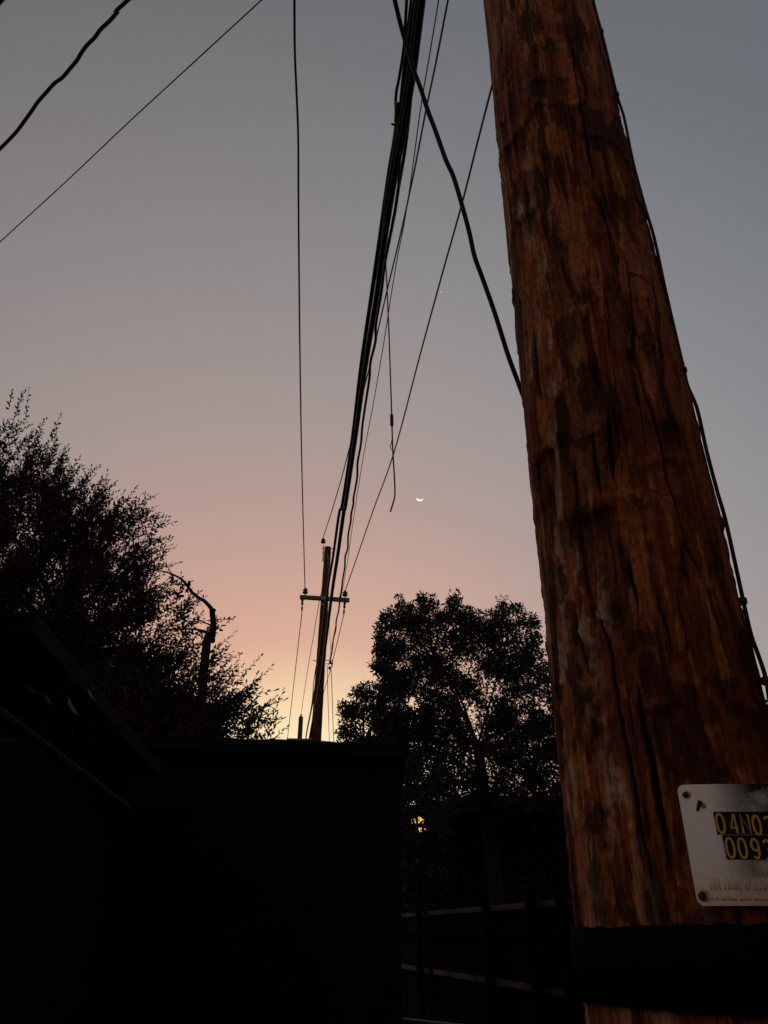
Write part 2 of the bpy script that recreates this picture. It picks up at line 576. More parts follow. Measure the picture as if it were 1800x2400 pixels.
# shadow round the pole below eye height, built as an uneven black band
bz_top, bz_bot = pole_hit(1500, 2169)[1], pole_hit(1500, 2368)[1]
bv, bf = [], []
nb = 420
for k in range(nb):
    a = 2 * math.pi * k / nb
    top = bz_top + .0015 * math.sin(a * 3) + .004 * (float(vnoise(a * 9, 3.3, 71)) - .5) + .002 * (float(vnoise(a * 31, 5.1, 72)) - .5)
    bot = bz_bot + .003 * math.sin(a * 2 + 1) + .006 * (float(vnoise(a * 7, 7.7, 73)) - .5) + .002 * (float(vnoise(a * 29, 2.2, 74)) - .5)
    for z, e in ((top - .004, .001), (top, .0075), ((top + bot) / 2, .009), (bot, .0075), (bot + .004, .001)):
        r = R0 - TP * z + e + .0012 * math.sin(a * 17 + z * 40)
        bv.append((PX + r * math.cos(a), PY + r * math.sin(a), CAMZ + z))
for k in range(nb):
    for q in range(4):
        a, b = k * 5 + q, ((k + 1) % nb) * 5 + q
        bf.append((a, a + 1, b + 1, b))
mesh_np('shadow_band', bv, bf, M['band'], pole, True)

# ---- head of the near pole, above the picture: crossarm and insulators the wires run to
TOPZ = 8.7 + CAMZ


def pin_insulator(base, h, parent, name='insulator', r=.075, pin=.12):
    p = MB().lathe(np.asarray(base), [(0, .014), (pin, .014)], 8).build('insulator_pin', M['rust'], parent, True)
    prof = [(0, .03), (.02, r * .75), (.05, r), (.075, r * .98), (.09, r * .62), (.12, r * .66), (.15, r * .92), (.175, r * .88), (.20, r * .45), (.225, r * .5), (.245, r * .42), (.255, .01)]
    s = h / .255
    return MB().lathe(np.asarray(base) + [0, 0, pin], [(z * s, q) for z, q in prof], 16).build(name, M['insul'], parent, True)


MB().box((PX + .09, PY - .22, TOPZ - .55), (1.42, 0, 0), (0, .05, 0), (0, 0, .06)).build('crossarm', M['arm_wood'], pole, bevel=.006)

# ------------------------------------------------------------------ identification plate on the near pole
aL, zTL, _ = pole_hit(1585, 1843)
_, zBL, _ = pole_hit(1632, 2124)
eo = np.array([math.cos(aL), math.sin(aL), 0])
P0 = np.array([PX, PY, CAMZ]) + eo * (R0 - TP * zTL + .012)
phi = aL + .10
Nn = np.array([math.cos(phi), math.sin(phi), 0]); Ts = np.array([-math.sin(phi), math.cos(phi), 0])
PW, PH = .27, zTL - zBL
BEND = .55


def plate_pt(s, t, lift=0.0):
    """s along the plate from its left edge, t height above its lower edge"""
    a = s / BEND
    p = P0 + Ts * (BEND * math.sin(a)) - Nn * (BEND * (1 - math.cos(a)))
    n = Nn * math.cos(a) + Ts * math.sin(a)
    q = p + n * lift
    return np.array([q[0], q[1], CAMZ + zBL + t])


def project(p):
    d = np.asarray(p) - O
    zc = d[1] * CT + d[2] * ST
    return 900 + F * d[0] / zc, 1200 - F * (d[2] * CT - d[1] * ST) / zc


def plate_st(px, py):
    s, t = .1, .1
    for _ in range(25):
        x, y = project(plate_pt(s, t))
        xs, ys = project(plate_pt(s + 1e-4, t)); xt, yt = project(plate_pt(s, t + 1e-4))
        J = np.array([[xs - x, xt - x], [ys - y, yt - y]]) / 1e-4
        ds = np.linalg.solve(J, [px - x, py - y])
        s += ds[0]; t += ds[1]
    return s, t


plate = empty('identification_plate', P0, 'aluminium number plate nailed to the thick near pole, black strips with yellow digits', 'plate')


def slab(s0, s1, t0, t1, lift, thick, rad, ns=40, nc=8):
    """rounded rectangle bent to the plate, with thickness"""
    out = []
    for cx, cy, a0 in ((s1 - rad, t1 - rad, 0), (s0 + rad, t1 - rad, 90), (s0 + rad, t0 + rad, 180), (s1 - rad, t0 + rad, 270)):
        for k in range(nc + 1):
            a = math.radians(a0 + 90 * k / nc)
            out.append((cx + rad * math.cos(a), cy + rad * math.sin(a)))
    b = MB()
    # horizontal lines of the outline as strips over s
    ss = sorted(set([round(q[0], 6) for q in out] + list(np.linspace(s0, s1, ns))))

    def span(s):
        d = 0
        if s < s0 + rad: d = rad - math.sqrt(max(rad ** 2 - (s0 + rad - s) ** 2, 0))
        if s > s1 - rad: d = rad - math.sqrt(max(rad ** 2 - (s - s1 + rad) ** 2, 0))
        return t0 + d, t1 - d
    for s in ss:
        lo, hi = span(s)
        for l in (lift, lift - thick):
            b.v += [tuple(plate_pt(s, lo, l)), tuple(plate_pt(s, hi, l))]
    for i in range(len(ss) - 1):
        q = i * 4
        b.f += [(q, q + 4, q + 5, q + 1), (q + 2, q + 3, q + 7, q + 6), (q, q + 2, q + 6, q + 4), (q + 1, q + 5, q + 7, q + 3)]
    e = (len(ss) - 1) * 4
    b.f += [(0, 1, 3, 2), (e, e + 2, e + 3, e + 1)]
    return b


N = Nodes('weathered_aluminium')
d1 = N.noise(14, 5, .6)
d2 = N.noise(45, 4, .65)
sx = N.attr('along')
grime_refl = N.n('ShaderNodeMath', operation='MULTIPLY'); N.l(N.ramp(sx, .14, .36), grime_refl.inputs[0]); N.l(N.ramp(d1, .36, .54), grime_refl.inputs[1])
c = N.mix(N.ramp(d2, .3, .7), (.80, .78, .75), (.90, .88, .85))
c = N.mix(grime_refl.outputs[0], c, (.022, .036, .022))  # grime mottling, heavier to the right to paint in the plate's dark reflection
rb = N.ramp(N.attr('up'), .0, .30)
c = N.mix(rb, (.78, .60, .44), c)  # warm colour low on the plate paints in a warm lamp's reflection
N.l(c, N.b.inputs['Base Color'])
N.b.inputs['Metallic'].default_value = .75
N.b.inputs['Roughness'].default_value = .42
N.bump(d2, .25, .001)
M['alu'] = N.m
pb = slab(0, PW, 0, PH, 0, .0016, .009, 60)
me_s = []
po = pb.build('plate', M['alu'], plate)
for nme, fn in (('along', lambda v: (np.array(v) - P0) @ Ts / PW), ('up', lambda v: (v[2] - CAMZ - zBL) / PH)):
    at = po.data.attributes.new(nme, 'FLOAT', 'POINT')
    at.data.foreach_set('value', [float(fn(v)) for v in pb.v])

M['strip'] = simple('black_label_film', (.008, .008, .008), (.013, .013, .012), 30, .6, spec=.2)
M['yellow'] = simple('yellow_print', (.74, .40, .06), (.84, .48, .08), 60, .6, spec=.2)
s1, t1 = plate_st(1671, 1903); _, t1b = plate_st(1680, 1957)
s2, _ = plate_st(1692, 1958); _, t2b = plate_st(1705, 2015)
strip1 = slab(s1, s1 + .125, t1b + .0003, t1, .0008, .0005, .0015).build('label_strip', M['strip'], plate)
strip2 = slab(s2, s2 + .108, t2b, t1b - .0003, .0008, .0005, .0015).build('label_strip', M['strip'], plate)

GL = {
    '0': [[(.5 + .5 * math.sin(a) * abs(math.sin(a)) ** -.15 if abs(math.sin(a)) > 1e-6 else .5, .5 + .5 * math.cos(a)) for a in np.linspace(0, 2 * math.pi, 29)]],
    '4': [[(.95, .30), (.05, .30), (.62, 1.0), (.72, 1.0), (.72, .0)]],
    'N': [[(.02, .0), (.02, 1.0), (.98, .0), (.98, 1.0)]],
    '9': [[(.5 + .46 * math.sin(a), .70 + .30 * math.cos(a)) for a in np.linspace(.5 * math.pi, 2.5 * math.pi, 25)] + [(.95, .5), (.86, .2), (.66, .02), (.4, .0), (.12, .12)]],
    '3': [[(.06, .86)] + [(.46 + .44 * math.sin(a), .76 + .24 * math.cos(a)) for a in np.linspace(-.6, 2.9, 14)] + [(.42, .52)] + [(.46 + .50 * math.sin(a), .27 + .27 * math.cos(a)) for a in np.linspace(.25, 3.9, 16)]],
}


def glyph(ch, cs, ct, w, h, stroke, parent):
    b = MB()
    for line in GL[ch]:
        pts = [np.array([cs + (x - .5) * w, ct + (y - .5) * h]) for x, y in line]
        n = len(pts)
        for i in range(n):
            t = pts[min(i + 1, n - 1)] - pts[max(i - 1, 0)]
            if ch in '4N' and 0 < i < n - 1:
                ta = pts[i] - pts[i - 1]; tb = pts[i + 1] - pts[i]
                t = ta / np.linalg.norm(ta) + tb / np.linalg.norm(tb)
            t = t / (np.linalg.norm(t) + 1e-9)
            p = np.array([-t[1], t[0]]) * stroke / 2
            for q in (pts[i] + p, pts[i] - p):
                b.v += [tuple(plate_pt(q[0], q[1], .0013)), tuple(plate_pt(q[0], q[1], .0009))]
        o = len(b.v) - n * 4
        for i in range(n - 1):
            k = o + i * 4
            b.f += [(k, k + 2, k + 6, k + 4), (k, k + 4, k + 5, k + 1), (k + 2, k + 3, k + 7, k + 6)]
    ob = b.build('printed_letter' if ch == 'N' else 'printed_digit', M['yellow'], parent)
    return ob


dw = .0098
for row, st, tx in ((strip1, [(1688, 1930), (1719.5, 1931), (1746.5, 1931), (1773, 1934), (1801, 1937)], '04N03'),
                    (strip2, [(1711, 1987), (1739.5, 1988), (1770, 1989), (1799, 1992)], '0093')):
    for (x, y), ch in zip(st, tx):
        s, t = plate_st(x, y)
        glyph(ch, s, t, dw * (1.05 if ch in '4N' else 1.0), .0235, .0030, row)
# worn embossed lettering along the lower edge
eb = MB()
re_ = random.Random(3)
for y0, y1, step, wd in ((2057, 2087, 13.5, 7.5), (2098, 2111, 9.5, 5.0)):
    x = 1662.0
    while x < 1840:
        for k in range(2):
            xx = x + wd * k
            s, ta = plate_st(xx, y0 + re_.uniform(0, 2))
            _, tb = plate_st(xx, y1 - re_.uniform(0, 2))
            eb.tube([plate_pt(s, ta, .0001), plate_pt(s, (ta * 3 + tb) / 4, .0005), plate_pt(s, (ta + tb * 3) / 4, .0005), plate_pt(s, tb, .0001)], .0009, 6)
        ym = y0 + (y1 - y0) * re_.choice((.12, .5, .88))
        sa, t_ = plate_st(x, ym); sb_, _ = plate_st(x + wd, ym)
        eb.tube([plate_pt(sa, t_, .0004), plate_pt(sb_, t_, .0004)], .0007, 6)
        x += step * re_.choice((1, 1, 1, 1.5))
M['emboss'] = simple('bare_aluminium', (.75, .62, .50), (.9, .78, .65), 60, .35, .5)
eb.build('embossed_lettering', M['emboss'], plate, True)
M['nail'] = simple('dark_nail_steel', (.05, .05, .05), (.09, .085, .08), 60, .5, .6)
M['rust_glint'] = simple('orange_rust_glint', (.55, .27, .05), (.70, .36, .08), 60, .6)  # rust colour, also painted in for warm glints beside the nails
for x, y, r in ((1606, 1863, .0040), (1646, 2100, .0055)):
    s, t = plate_st(x, y)
    MB().lathe(plate_pt(s + .0025, t, 0), [(0, r * 1.35), (.0006, r * 1.25), (.0008, r * .5)], 16, Nn).build('rust_glint_ring', M['rust_glint'], plate, True)
    MB().lathe(plate_pt(s, t, .0004), [(0, r), (.0014, r), (.0022, r * .55)], 10, Nn + .25 * Ts).build('nail', M['nail'], plate)
s, t = plate_st(1633, 1893); s_, t_ = plate_st(1641, 1878)
MB().tube([plate_pt(s, t - .004, .0008), plate_pt(s_, t_, .003)], [.0018, .0034], 8).build('nail', M['rust'], plate)
s, t = plate_st(1649, 1889)
MB().lathe(plate_pt(s, t, 0), [(0, .0036), (.0006, .0032), (.0008, .001)], 12, Nn).build('rust_glint_ring', M['rust_glint'], plate, True)

# ------------------------------------------------------------------ wires
def smooth_path(pts, n=6):
    """Catmull-Rom through the points"""
    p = [np.asarray(q, float) for q in pts]
    out = []
    if len(p) > 5 and np.linalg.norm(p[0] - p[1]) > 2.5 * np.linalg.norm(p[1] - p[2]):
        out.append(p[0]); p = p[1:]      # a long straight run in
    p = [2 * p[0] - p[1]] + p + [2 * p[-1] - p[-2]]
    for i in range(1, len(p) - 2):
        a, b, c_, d = p[i - 1:i + 3]
        for k in range(n):
            t = k / n
            out.append(.5 * (2 * b + (c_ - a) * t + (2 * a - 5 * b + 4 * c_ - d) * t * t + (3 * b - a - 3 * c_ + d) * t ** 3))
    out.append(p[-2])
    return out


def run(px_pts, h0, h1, pre=(), post=()):
    """world points of a wire from pixels, its height above the eye going from h0 to h1"""
    n = len(px_pts)
    ys = np.array([q[1] for q in px_pts], float)
    k = (ys - ys[0]) / (ys[-1] - ys[0]) if ys[-1] != ys[0] else np.linspace(0, 1, n)
    w = [at_h(x, y, h0 + (h1 - h0) * t) for (x, y), t in zip(px_pts, k)]
    if len(pre):          # straight on beyond the frame before turning to the fitting
        w = [np.asarray(pre[0], float), w[0] + (w[0] - w[1]) * (.6 / np.linalg.norm(w[0] - w[1]))] + w
    return w + list(post)


def wire(name, pts, r, mat, label, cat='wire', group=None, n=6, sides=6):
    b = MB().tube(smooth_path(pts, n), r, sides)
    return tag(b.build(name, mat, None, True), label, cat, group)


FY = 20.6                                  # distance of the second pole
# heights above the eye of the far pole's fittings, measured at its distance
top_ins = at_y(757, 1262, FY); l_ins = at_y(715, 1383, FY); r_ins = at_y(808, 1388, FY)
hT, hL, hR = (q[2] - CAMZ for q in (top_ins, l_ins, r_ins))
arm = TOPZ - .49 + .30

WG = 'overhead wires between the two poles'
pts = run([(690, 0), (691, 120), (696, 240), (699, 330), (699.5, 470), (701, 650), (703, 830), (706, 1020), (710, 1200), (715, 1383)], hL + .1, hL, pre=[(-.85, PY - .22, arm)])
wire('power_wire', pts, .0135, M['dark_wire'], 'near vertical brown wire ending on the left insulator of the far crossarm', 'wire', WG)
pts = run([(1050, 0), (1022, 145), (998, 260), (968, 415), (935, 565), (905, 690), (880, 800), (850, 925), (806, 1100), (783, 1180), (757, 1262)], hT - .2, hT, pre=[(PX, PY + .05, TOPZ + .35)])
wire('power_wire', pts, .0140, M['brown_wire'], 'brown wire running beside the cable bundle to the insulator on top of the far pole', 'wire', WG)
pts = run([(1152, 206), (1120, 330), (1082, 480), (1037, 640), (985, 830), (923, 1062), (875, 1195), (838, 1302), (808, 1388)], hR + .1, hR, pre=[(1.75, PY - .22, arm)])
wire('power_wire', pts, .0140, M['brown_wire'], 'brown wire passing behind the thick pole down to the right insulator of the far crossarm', 'wire', WG)
pts = run([(1028, 0), (1010, 110), (985, 260), (962, 430), (946, 530), (932, 600), (917, 690), (900, 800), (876, 940), (850, 1080), (831, 1200), (812, 1330), (799, 1402), (780, 1500), (770, 1560)], 5.9, 5.4,
          pre=[(.46, PY, 5.95 + CAMZ)])
wire('power_wire', pts, .0050, M['grey_wire'], 'hair thin grey wire just right of the cable bundle, ending at the far side rack', 'wire', WG)

# telecom bundle lashed together
bund = empty('cable_bundle', (PX - .17, PY, 4.6 + CAMZ), 'thick black bundle of lashed cables coming down to the lower far pole', 'cable bundle')
HB = 4.6


def cable(pxs, h0, h1, r, pre, post=(), mat='black_wire', wob=0.0):
    p = smooth_path(run(pxs, h0, h1, pre, post), 7)
    if wob:
        p = [q + wob * np.array([math.sin(i * 1.1), .0, math.cos(i * .7)]) for i, q in enumerate(p)]
    return MB().tube(p, r, 7).build('cable', M[mat], bund, True)


main = [(986, 0), (975, 90), (965, 170), (947, 280), (937, 330), (927, 385), (913, 470), (899, 575), (882, 700), (855, 866), (833, 1024), (810, 1182), (805.5, 1203), (792, 1300), (777, 1400), (757.5, 1555), (743, 1640), (726, 1730)]
e0 = (PX - .172, PY, HB + CAMZ)
endp = at_y(715, 1790, FY + .4)
cable([(x + 2.5 * (y < 500), y) for x, y in main], HB, HB - .05, .024, [e0], [endp])
cable([(x - 1 - 4 * (y < 500), y) for x, y in main], HB + .02, HB, .021, [e0], [endp])
left = [(974, 0), (958, 100), (948, 175), (938, 270), (926, 330), (915, 390), (903, 470), (888, 575), (868, 710), (845, 866), (826, 1024), (802, 1182), (795, 1203), (781, 1302), (765.5, 1400), (747, 1555), (732, 1650), (717, 1730)]
cable(left, HB + .08, HB + .05, .019, [e0], [endp])
thin = [(963, 0), (952, 100), (944, 190), (934, 270), (924, 330), (908, 440)]
cable(thin, HB + .15, HB + .1, .008, [e0])
lft = [(953, 0), (948, 90), (944, 130), (934, 190), (929, 215), (927, 245), (928, 285), (920, 345), (905, 450)]
cable(lft, HB + .2, HB + .1, .010, [e0])
thin2 = [(969, 0), (957, 105), (948, 190), (937, 275), (925, 345), (912, 430)]
cable(thin2, HB + .25, HB + .1, .006, [e0])
rgt = [(960, 240), (958, 270), (947, 330), (937, 375), (934, 430), (930, 470), (920, 520), (914, 555)]
cable(rgt, HB - .05, HB - .05, .010, [])
p = at_h(929, 292, HB + .05)
MB().tube([at_h(930, 240, HB + .08), at_h(928, 285, HB + .06)], .014, 7).build('splice_sleeve', M['brown_wire'], bund, True)
MB().tube([at_h(917, 291, HB + .05), at_h(921, 291.5, HB + .05), at_h(925, 293, HB + .05), at_h(930, 296, HB + .05)], .008, 6).build('cable_tie', M['black_wire'], bund, True)

# wavy conductor to the side rack
ctl = [(914, 555), (905, 600), (899, 640), (893, 690), (881, 760), (880, 800), (868, 850), (866, 885), (857, 945), (849, 1000), (846, 1040), (838, 1085), (837, 1120), (829, 1165), (828, 1182), (823, 1205), (822, 1222), (816, 1255), (815, 1285), (809, 1305), (808, 1330),
       (803, 1360), (800, 1385), (796, 1405), (794, 1430), (788, 1455), (787, 1475), (781, 1500), (779, 1522), (774, 1548)]
pts = run([(984, 0), (972, 130), (952, 330), (934, 440), (925, 500)] + ctl, 5.25, 5.05, pre=[(PX - .1, PY - .14, 5.3 + CAMZ)])
wire('service_conductor', pts, .014, M['dark_wire'], 'wavy dark conductor right of the thick bundle ending at the rack of the far pole', 'wire', n=4)

# loose tail hanging from the bundle
loose = empty('hanging_wire', at_h(905, 600, HB), 'loose cut wire hanging straight down from the cable bundle left of the moon', 'wire')
ty = at_h(904, 600, HB)[1] - .02
LP = [(901, 560), (903, 600), (906, 650), (909, 720), (912, 790), (915, 880), (918, 970), (920, 1040), (922, 1080), (924.5, 1120), (925.5, 1160), (921, 1180), (915, 1199)]
MB().tube(smooth_path([at_y(x, y, ty) for x, y in LP], 5), [.0056] * (5 * 12 + 1), 6).build('strand', M['dark_wire'], loose, True)
MB().tube([at_y(918, 970, ty), at_y(918, 973, ty), at_y(918.5, 996, ty), at_y(918.5, 1000, ty)], [.006, .0115, .0115, .006], 8).build('splice_sleeve', M['black_wire'], loose, True)
MB().tube(smooth_path([at_y(x, y, ty) for x, y in ((920, 1025), (917, 1038), (915, 1048), (916.5, 1053), (921, 1053))], 4), .003, 5).build('wire_loop', M['grey_wire'], loose, True)

# drop cable that crosses the bundle and ends on the back of the near pole
dp = []
DL = [(925, 0), (940, 62), (956, 118), (970, 165), (985, 205), (1003, 260), (1020, 305), (1045, 375), (1063, 415), (1083, 482), (1100, 545), (1112, 600), (1130, 650), (1160, 735), (1190, 830), (1212, 890), (1235, 950), (1262, 1010)]
for i, (x, y) in enumerate(DL):
    dp.append(at_y(x, y, 1.02 + .43 * (y / 1010) ** .8 + .0))
dp = [dp[0] + (dp[0] - dp[1]) * 12] + dp
dp.append(np.array([PX + .02, PY + R0 + .012, dp[-1][2] - .10]))
wire('drop_cable', dp, .0056, M['black_wire'], 'black drop cable crossing the bundle and going behind the thick pole', 'cable')

# service lines at upper left
tw = [(-60, 412), (-30, 380), (0, 349), (36, 312), (60, 280), (78, 255), (88, 240), (110, 215), (128, 195), (146, 182), (165, 160), (180, 142), (192, 122), (205, 105), (222, 88), (235, 70), (258, 48), (276, 27), (300, 0)]
pts = [at_h(x, y, 4.9) for x, y in tw]
pts += [pts[-1] + (np.array([PX - .12, PY + .1, 5.1 + CAMZ]) - pts[-1]) * t for t in (.5, 1)]
pts = [at_h(-700, 1000, 4.7)] + pts
tri = wire('service_cable', pts, .0125, M['black_wire'], 'thick black twisted cable crossing the upper left corner of the sky', 'cable', n=4)
pts = [at_h(-500, 1000, 6.6)] + [at_h(x, y, 7.0) for x, y in ((0, 567), (150, 430), (300, 288), (450, 150), (613, 0))]
pts.append(pts[-1] + (pts[-1] - pts[-2]) * 1.2)
wire('service_line', pts, .0062, M['grey_wire'], 'thin blue grey line slanting across the upper left sky below the thick cable', 'wire')
pts = [at_h(x, y, 5.3) for x, y in ((-200, 230), (-60, 72), (3, 0), (60, -65))]
wire('service_cable', pts, .016, M['black_wire'], 'black cable just clipping the top left corner of the picture', 'cable')

# ground wire stapled down the right side of the near pole
gw = empty('ground_wire', (PX + R0, PY, 0), 'dark ground wire looping down the right edge of the thick near pole', 'wire')


def beside(px, py):
    """the point where this line of sight passes the pole's right flank"""
    d = ray(px, py)
    t = (PX * PX + PY * PY) ** .5
    ax = np.array([PX, PY]); u = ax / t
    k = (t - .035) / (d[:2] @ u)
    return O + d * k


GW = [(1384, -40), (1393, 10), (1410, 74), (1424, 130), (1446, 222), (1459, 262), (1466, 290), (1484, 380), (1511, 482), (1530, 545), (1543, 600), (1558, 672), (1573, 738), (1592, 820), (1603, 866), (1612, 905), (1634, 958), (1656, 1056), (1681, 1151), (1700, 1217), (1724, 1325), (1742, 1408), (1760, 1486), (1779, 1540), (1795, 1590), (1806, 1650), (1835, 1760), (1870, 1900)]
MB().tube(smooth_path([beside(*q) for q in GW], 4), .0034, 6).build('strand', M['black_wire'], gw, True)
for x, y in ((1409, 74), (1445, 222), (1602, 868), (1741, 1409), (1795, 1596)):
    c0 = beside(x - 1, y)
    MB().lathe(c0 - [0, 0, .007], [(0, .004), (.003, .008), (.011, .008), (.014, .004)], 8).build('staple', M['rust'], gw, True)

# ------------------------------------------------------------------ second pole
base = at_y(741, 1725, FY)
topc = at_y(768.5, 1283, FY)
sl = (topc - base) / (topc[2] - base[2])
foot = base - sl * (base[2] + .3)
p2 = empty('utility_pole', (foot[0], foot[1], 0), 'slender wooden utility pole with short crossarm standing beyond the shed', 'utility pole', 'utility poles down the alley')
pp, pr = [], []
for k in range(60):
    z = k / 59
    pp.append(foot + (topc - foot) * z)
    pr.append(.19 - .092 * z + .0025 * math.sin(k * 2.1))
MB().tube(pp, pr, 18).build('shaft', M['far_wood'], p2, True)
aL_, aR_ = at_y(703, 1399.5, FY - .16), at_y(819, 1407, FY - .16)
ad = aR_ - aL_; ad_h = ad / np.linalg.norm(ad)
ay_ = np.cross([0, 0, 1], ad_h); ay_ /= np.linalg.norm(ay_)
az_ = np.cross(ad_h, ay_)
MB().box((aL_ + aR_) / 2, ad / 2, ay_ * .05, az_ * .055).build('crossarm', M['arm_wood'], p2, bevel=.006)
armz = (aL_[2] + aR_[2]) / 2
for k, q in ((.10, l_ins), (.905, r_ins)):
    b0 = aL_ + ad * k + az_ * .056
    h = max(q[2] - b0[2] - .0, .14)
    pin_insulator(b0, .185, p2, r=.082, pin=.05)
pin_b = at_y(757.5, 1300, FY - .08)
MB().tube([pin_b + [0, 0, -.22], pin_b], .016, 8).build('top_pin', M['steel'], p2, True)
MB().tube([pin_b, pin_b + [0, 0, .30]], .015, 8).build('insulator_pin', M['rust'], p2, True)
ib = at_y(757.5, 1270, FY - .08)
pin_insulator(ib - [0, 0, .07], .17, p2, r=.076, pin=.02)
for y in (1285.5, 1295.5):
    MB().tube([at_y(755, y, FY - .12), at_y(781.5, y, FY - .12)], .009, 6).build('bolt', M['rust'], p2)
MB().tube(smooth_path([at_y(x, y, FY - .17) for x, y in ((767, 1298), (769, 1310), (769.5, 1335), (771, 1365), (770, 1385), (768, 1400), (763, 1420), (761, 1445), (757, 1475))], 4), .011, 6).build('jumper', M['steel'], p2, True)
MB().box(at_y(758, 1402, FY - .23), (.055, 0, 0), (0, .012, 0), (0, 0, .05)).build('gain_plate', M['steel'], p2)
MB().box(at_y(756, 1417, FY - .17), (.024, 0, 0), (0, .02, 0), (0, 0, .04)).build('brace_plate', M['steel'], p2)
MB().tube([at_y(733.5, 1548, FY), at_y(742, 1549, FY)], .011, 6).build('bolt', M['rust'], p2)
for x, y, k in ((709, 1404, 0), (808, 1412, 1)):        # hanging dead-end insulators
    prof = [(0, .03), (.02, .045), (.05, .03), (.08, .028), (.10, .038), (.13, .030), (.15, .014), (.17, .012), (.19, .03), (.23, .028), (.26, .02), (.29, .012)]
    c0 = at_y(x, y, FY + .02)
    c1 = at_y(x - 1.5 - k, y + 29, FY + .02)
    MB().lathe(c0, [(z / .29 * np.linalg.norm(c1 - c0), r) for z, r in prof], 12, c1 - c0).build('dead_end_insulator', M['insul'], p2, True)
rk = FY - .05
rack = MB()
rack.tube([at_y(762, 1547.5, rk), at_y(779, 1547.5, rk)], .010, 6).tube([at_y(763, 1556, rk), at_y(780, 1556, rk)], .010, 6)
rack.tube([at_y(779, 1546, rk), at_y(780, 1556, rk), at_y(777.5, 1566, rk)], .010, 6)
rk_o = rack.build('side_rack', M['rust'], p2)
for x, y in ((774.5, 1552), (772.5, 1565)):
    MB().lathe(at_y(x, y + 4, rk), [(0, .022), (.02, .042), (.04, .030), (.06, .042), (.08, .022)], 12).build('spool_insulator', M['insul'], rk_o, True)
MB().tube(smooth_path([at_y(x, y, FY - .13) for x, y in ((765, 1500), (764, 1525), (762, 1550), (756, 1575), (751, 1600), (752.5, 1620), (757, 1622))], 4), .009, 6).build('lead', M['grey_wire'], p2, True)

# third pole, only its head shows over the shed
TY = 40.0
t_top = at_y(705.5, 1680, TY)
p3 = empty('utility_pole', (t_top[0], t_top[1], 0), 'distant pole top with one insulator just showing over the shed roof', 'utility pole', 'utility poles down the alley')
MB().tube([(t_top[0] - .1, t_top[1], -.3), t_top - [.0, 0, .05], t_top], [.19, .115, .105], 16).build('shaft', M['far_wood'], p3, True)
MB().lathe(t_top, [(0, .02), (.02, .05), (.05, .06), (.07, .03), (.09, .05), (.11, .05), (.14, .02), (.16, .02)], 12).build('insulator', M['insul'], p3, True)
h3 = t_top[2] - 1.2
MB().box((t_top[0], t_top[1] - .15, h3), (.65, .05, 0), (0, .05, 0), (0, 0, .055)).build('crossarm', M['arm_wood'], p3)

# wires onward from the second pole to the third
WG2 = 'wires beyond the second pole'
hd = at_y(708, 1433, FY)[2] - CAMZ


def onward(pix, y0, y1, r, mat, label):
    n = len(pix)
    pts = []
    for i, (x, y) in enumerate(pix):
        t = i / (n - 1)
        # a straight span: equal steps in the picture are equal steps of 1/distance
        Y = 1 / (1 / y0 + (1 / y1 - 1 / y0) * t)
        pts.append(at_y(x, y, Y))
    return wire('span_wire', pts, r, M[mat], label, 'wire', WG2, n=5)


onward([(708, 1433), (698, 1520), (686, 1625), (674, 1729), (668, 1775)], FY, TY, .0125, 'brown_wire', 'leftmost span wire from the left end of the far crossarm down to the roof edge')
onward([(758, 1372), (748, 1412), (736, 1484), (721, 1570), (706, 1671)], FY, TY, .0125, 'brown_wire', 'span wire from behind the far crossarm to the distant pole top')
onward([(806, 1440), (793, 1495), (780, 1548), (772, 1578), (757, 1630), (745, 1690)], FY, FY * 1.5, .0115, 'brown_wire', 'span wire from the right end of the far crossarm slanting behind the pole')
onward([(776, 1569), (778, 1620), (780, 1680), (782, 1740), (783, 1790)], FY, 27, .010, 'brown_wire', 'rightmost thin line dropping from the side rack of the far pole')
onward([(767, 1560), (768, 1610), (770, 1680), (772, 1740), (773, 1790)], FY, 27, .009, 'brown_wire', 'inner thin line dropping from the side rack close beside the far pole')
onward([(771, 1440), (773, 1485), (775.5, 1530), (775.5, 1547)], FY, FY + .1, .0055, 'grey_wire', 'short thin lead between crossarm and side rack of the far pole')
onward([(741, 1560), (735, 1600), (732, 1640), (724, 1690), (716, 1735), (710, 1780)], FY - .3, FY + 1, .012, 'brown_wire', 'brown line hugging the left side of the lower far pole')

# ------------------------------------------------------------------ shed with flat roof
SY = 7.0
k_l, k_r = at_y(60, 1719, SY), at_y(958, 1747, SY)
rise = k_l[2]
sh_c = (k_l + k_r) / 2
shed = empty('shed', (sh_c[0], SY + 1.4, 0), 'black flat roofed shed filling the lower left below the sunset', 'shed')
rl, rr = at_y(60, 1719, SY), at_y(954, 1746.5, SY + .0)
# roof slab falls a little to the right
b = MB()
th_ = .10
for yy in (SY, SY + 2.6):
    for q in (rl, rr):
        for dz in (0, -th_):
            b.v.append((q[0], yy, q[2] + dz - .0))
b.f = [(0, 1, 3, 2), (4, 6, 7, 5), (0, 2, 6, 4), (1, 5, 7, 3), (0, 4, 5, 1), (2, 3, 7, 6)]
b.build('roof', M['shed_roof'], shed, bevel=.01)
# roll of felt and grit along the edge, slightly uneven
ed = [rl + (rr - rl) * t + np.array([0, .02, .004 + .006 * math.sin(t * 40) * math.sin(t * 13)]) for t in np.linspace(0, 1, 60)]
MB().tube(ed, .016, 7).build('roof_edge', M['shed_roof'], shed, True)
wr = at_y(941, 2200, SY + .12)
x0 = rl[0] + .1
MB().box(((x0 + wr[0]) / 2, SY + 1.35, (rr[2] - th_) / 2 - .01), ((wr[0] - x0) / 2, 0, 0), (0, 1.22, 0), (0, 0, (rr[2] - th_) / 2 + .0)).build('wall', M['shed_wall'], shed)
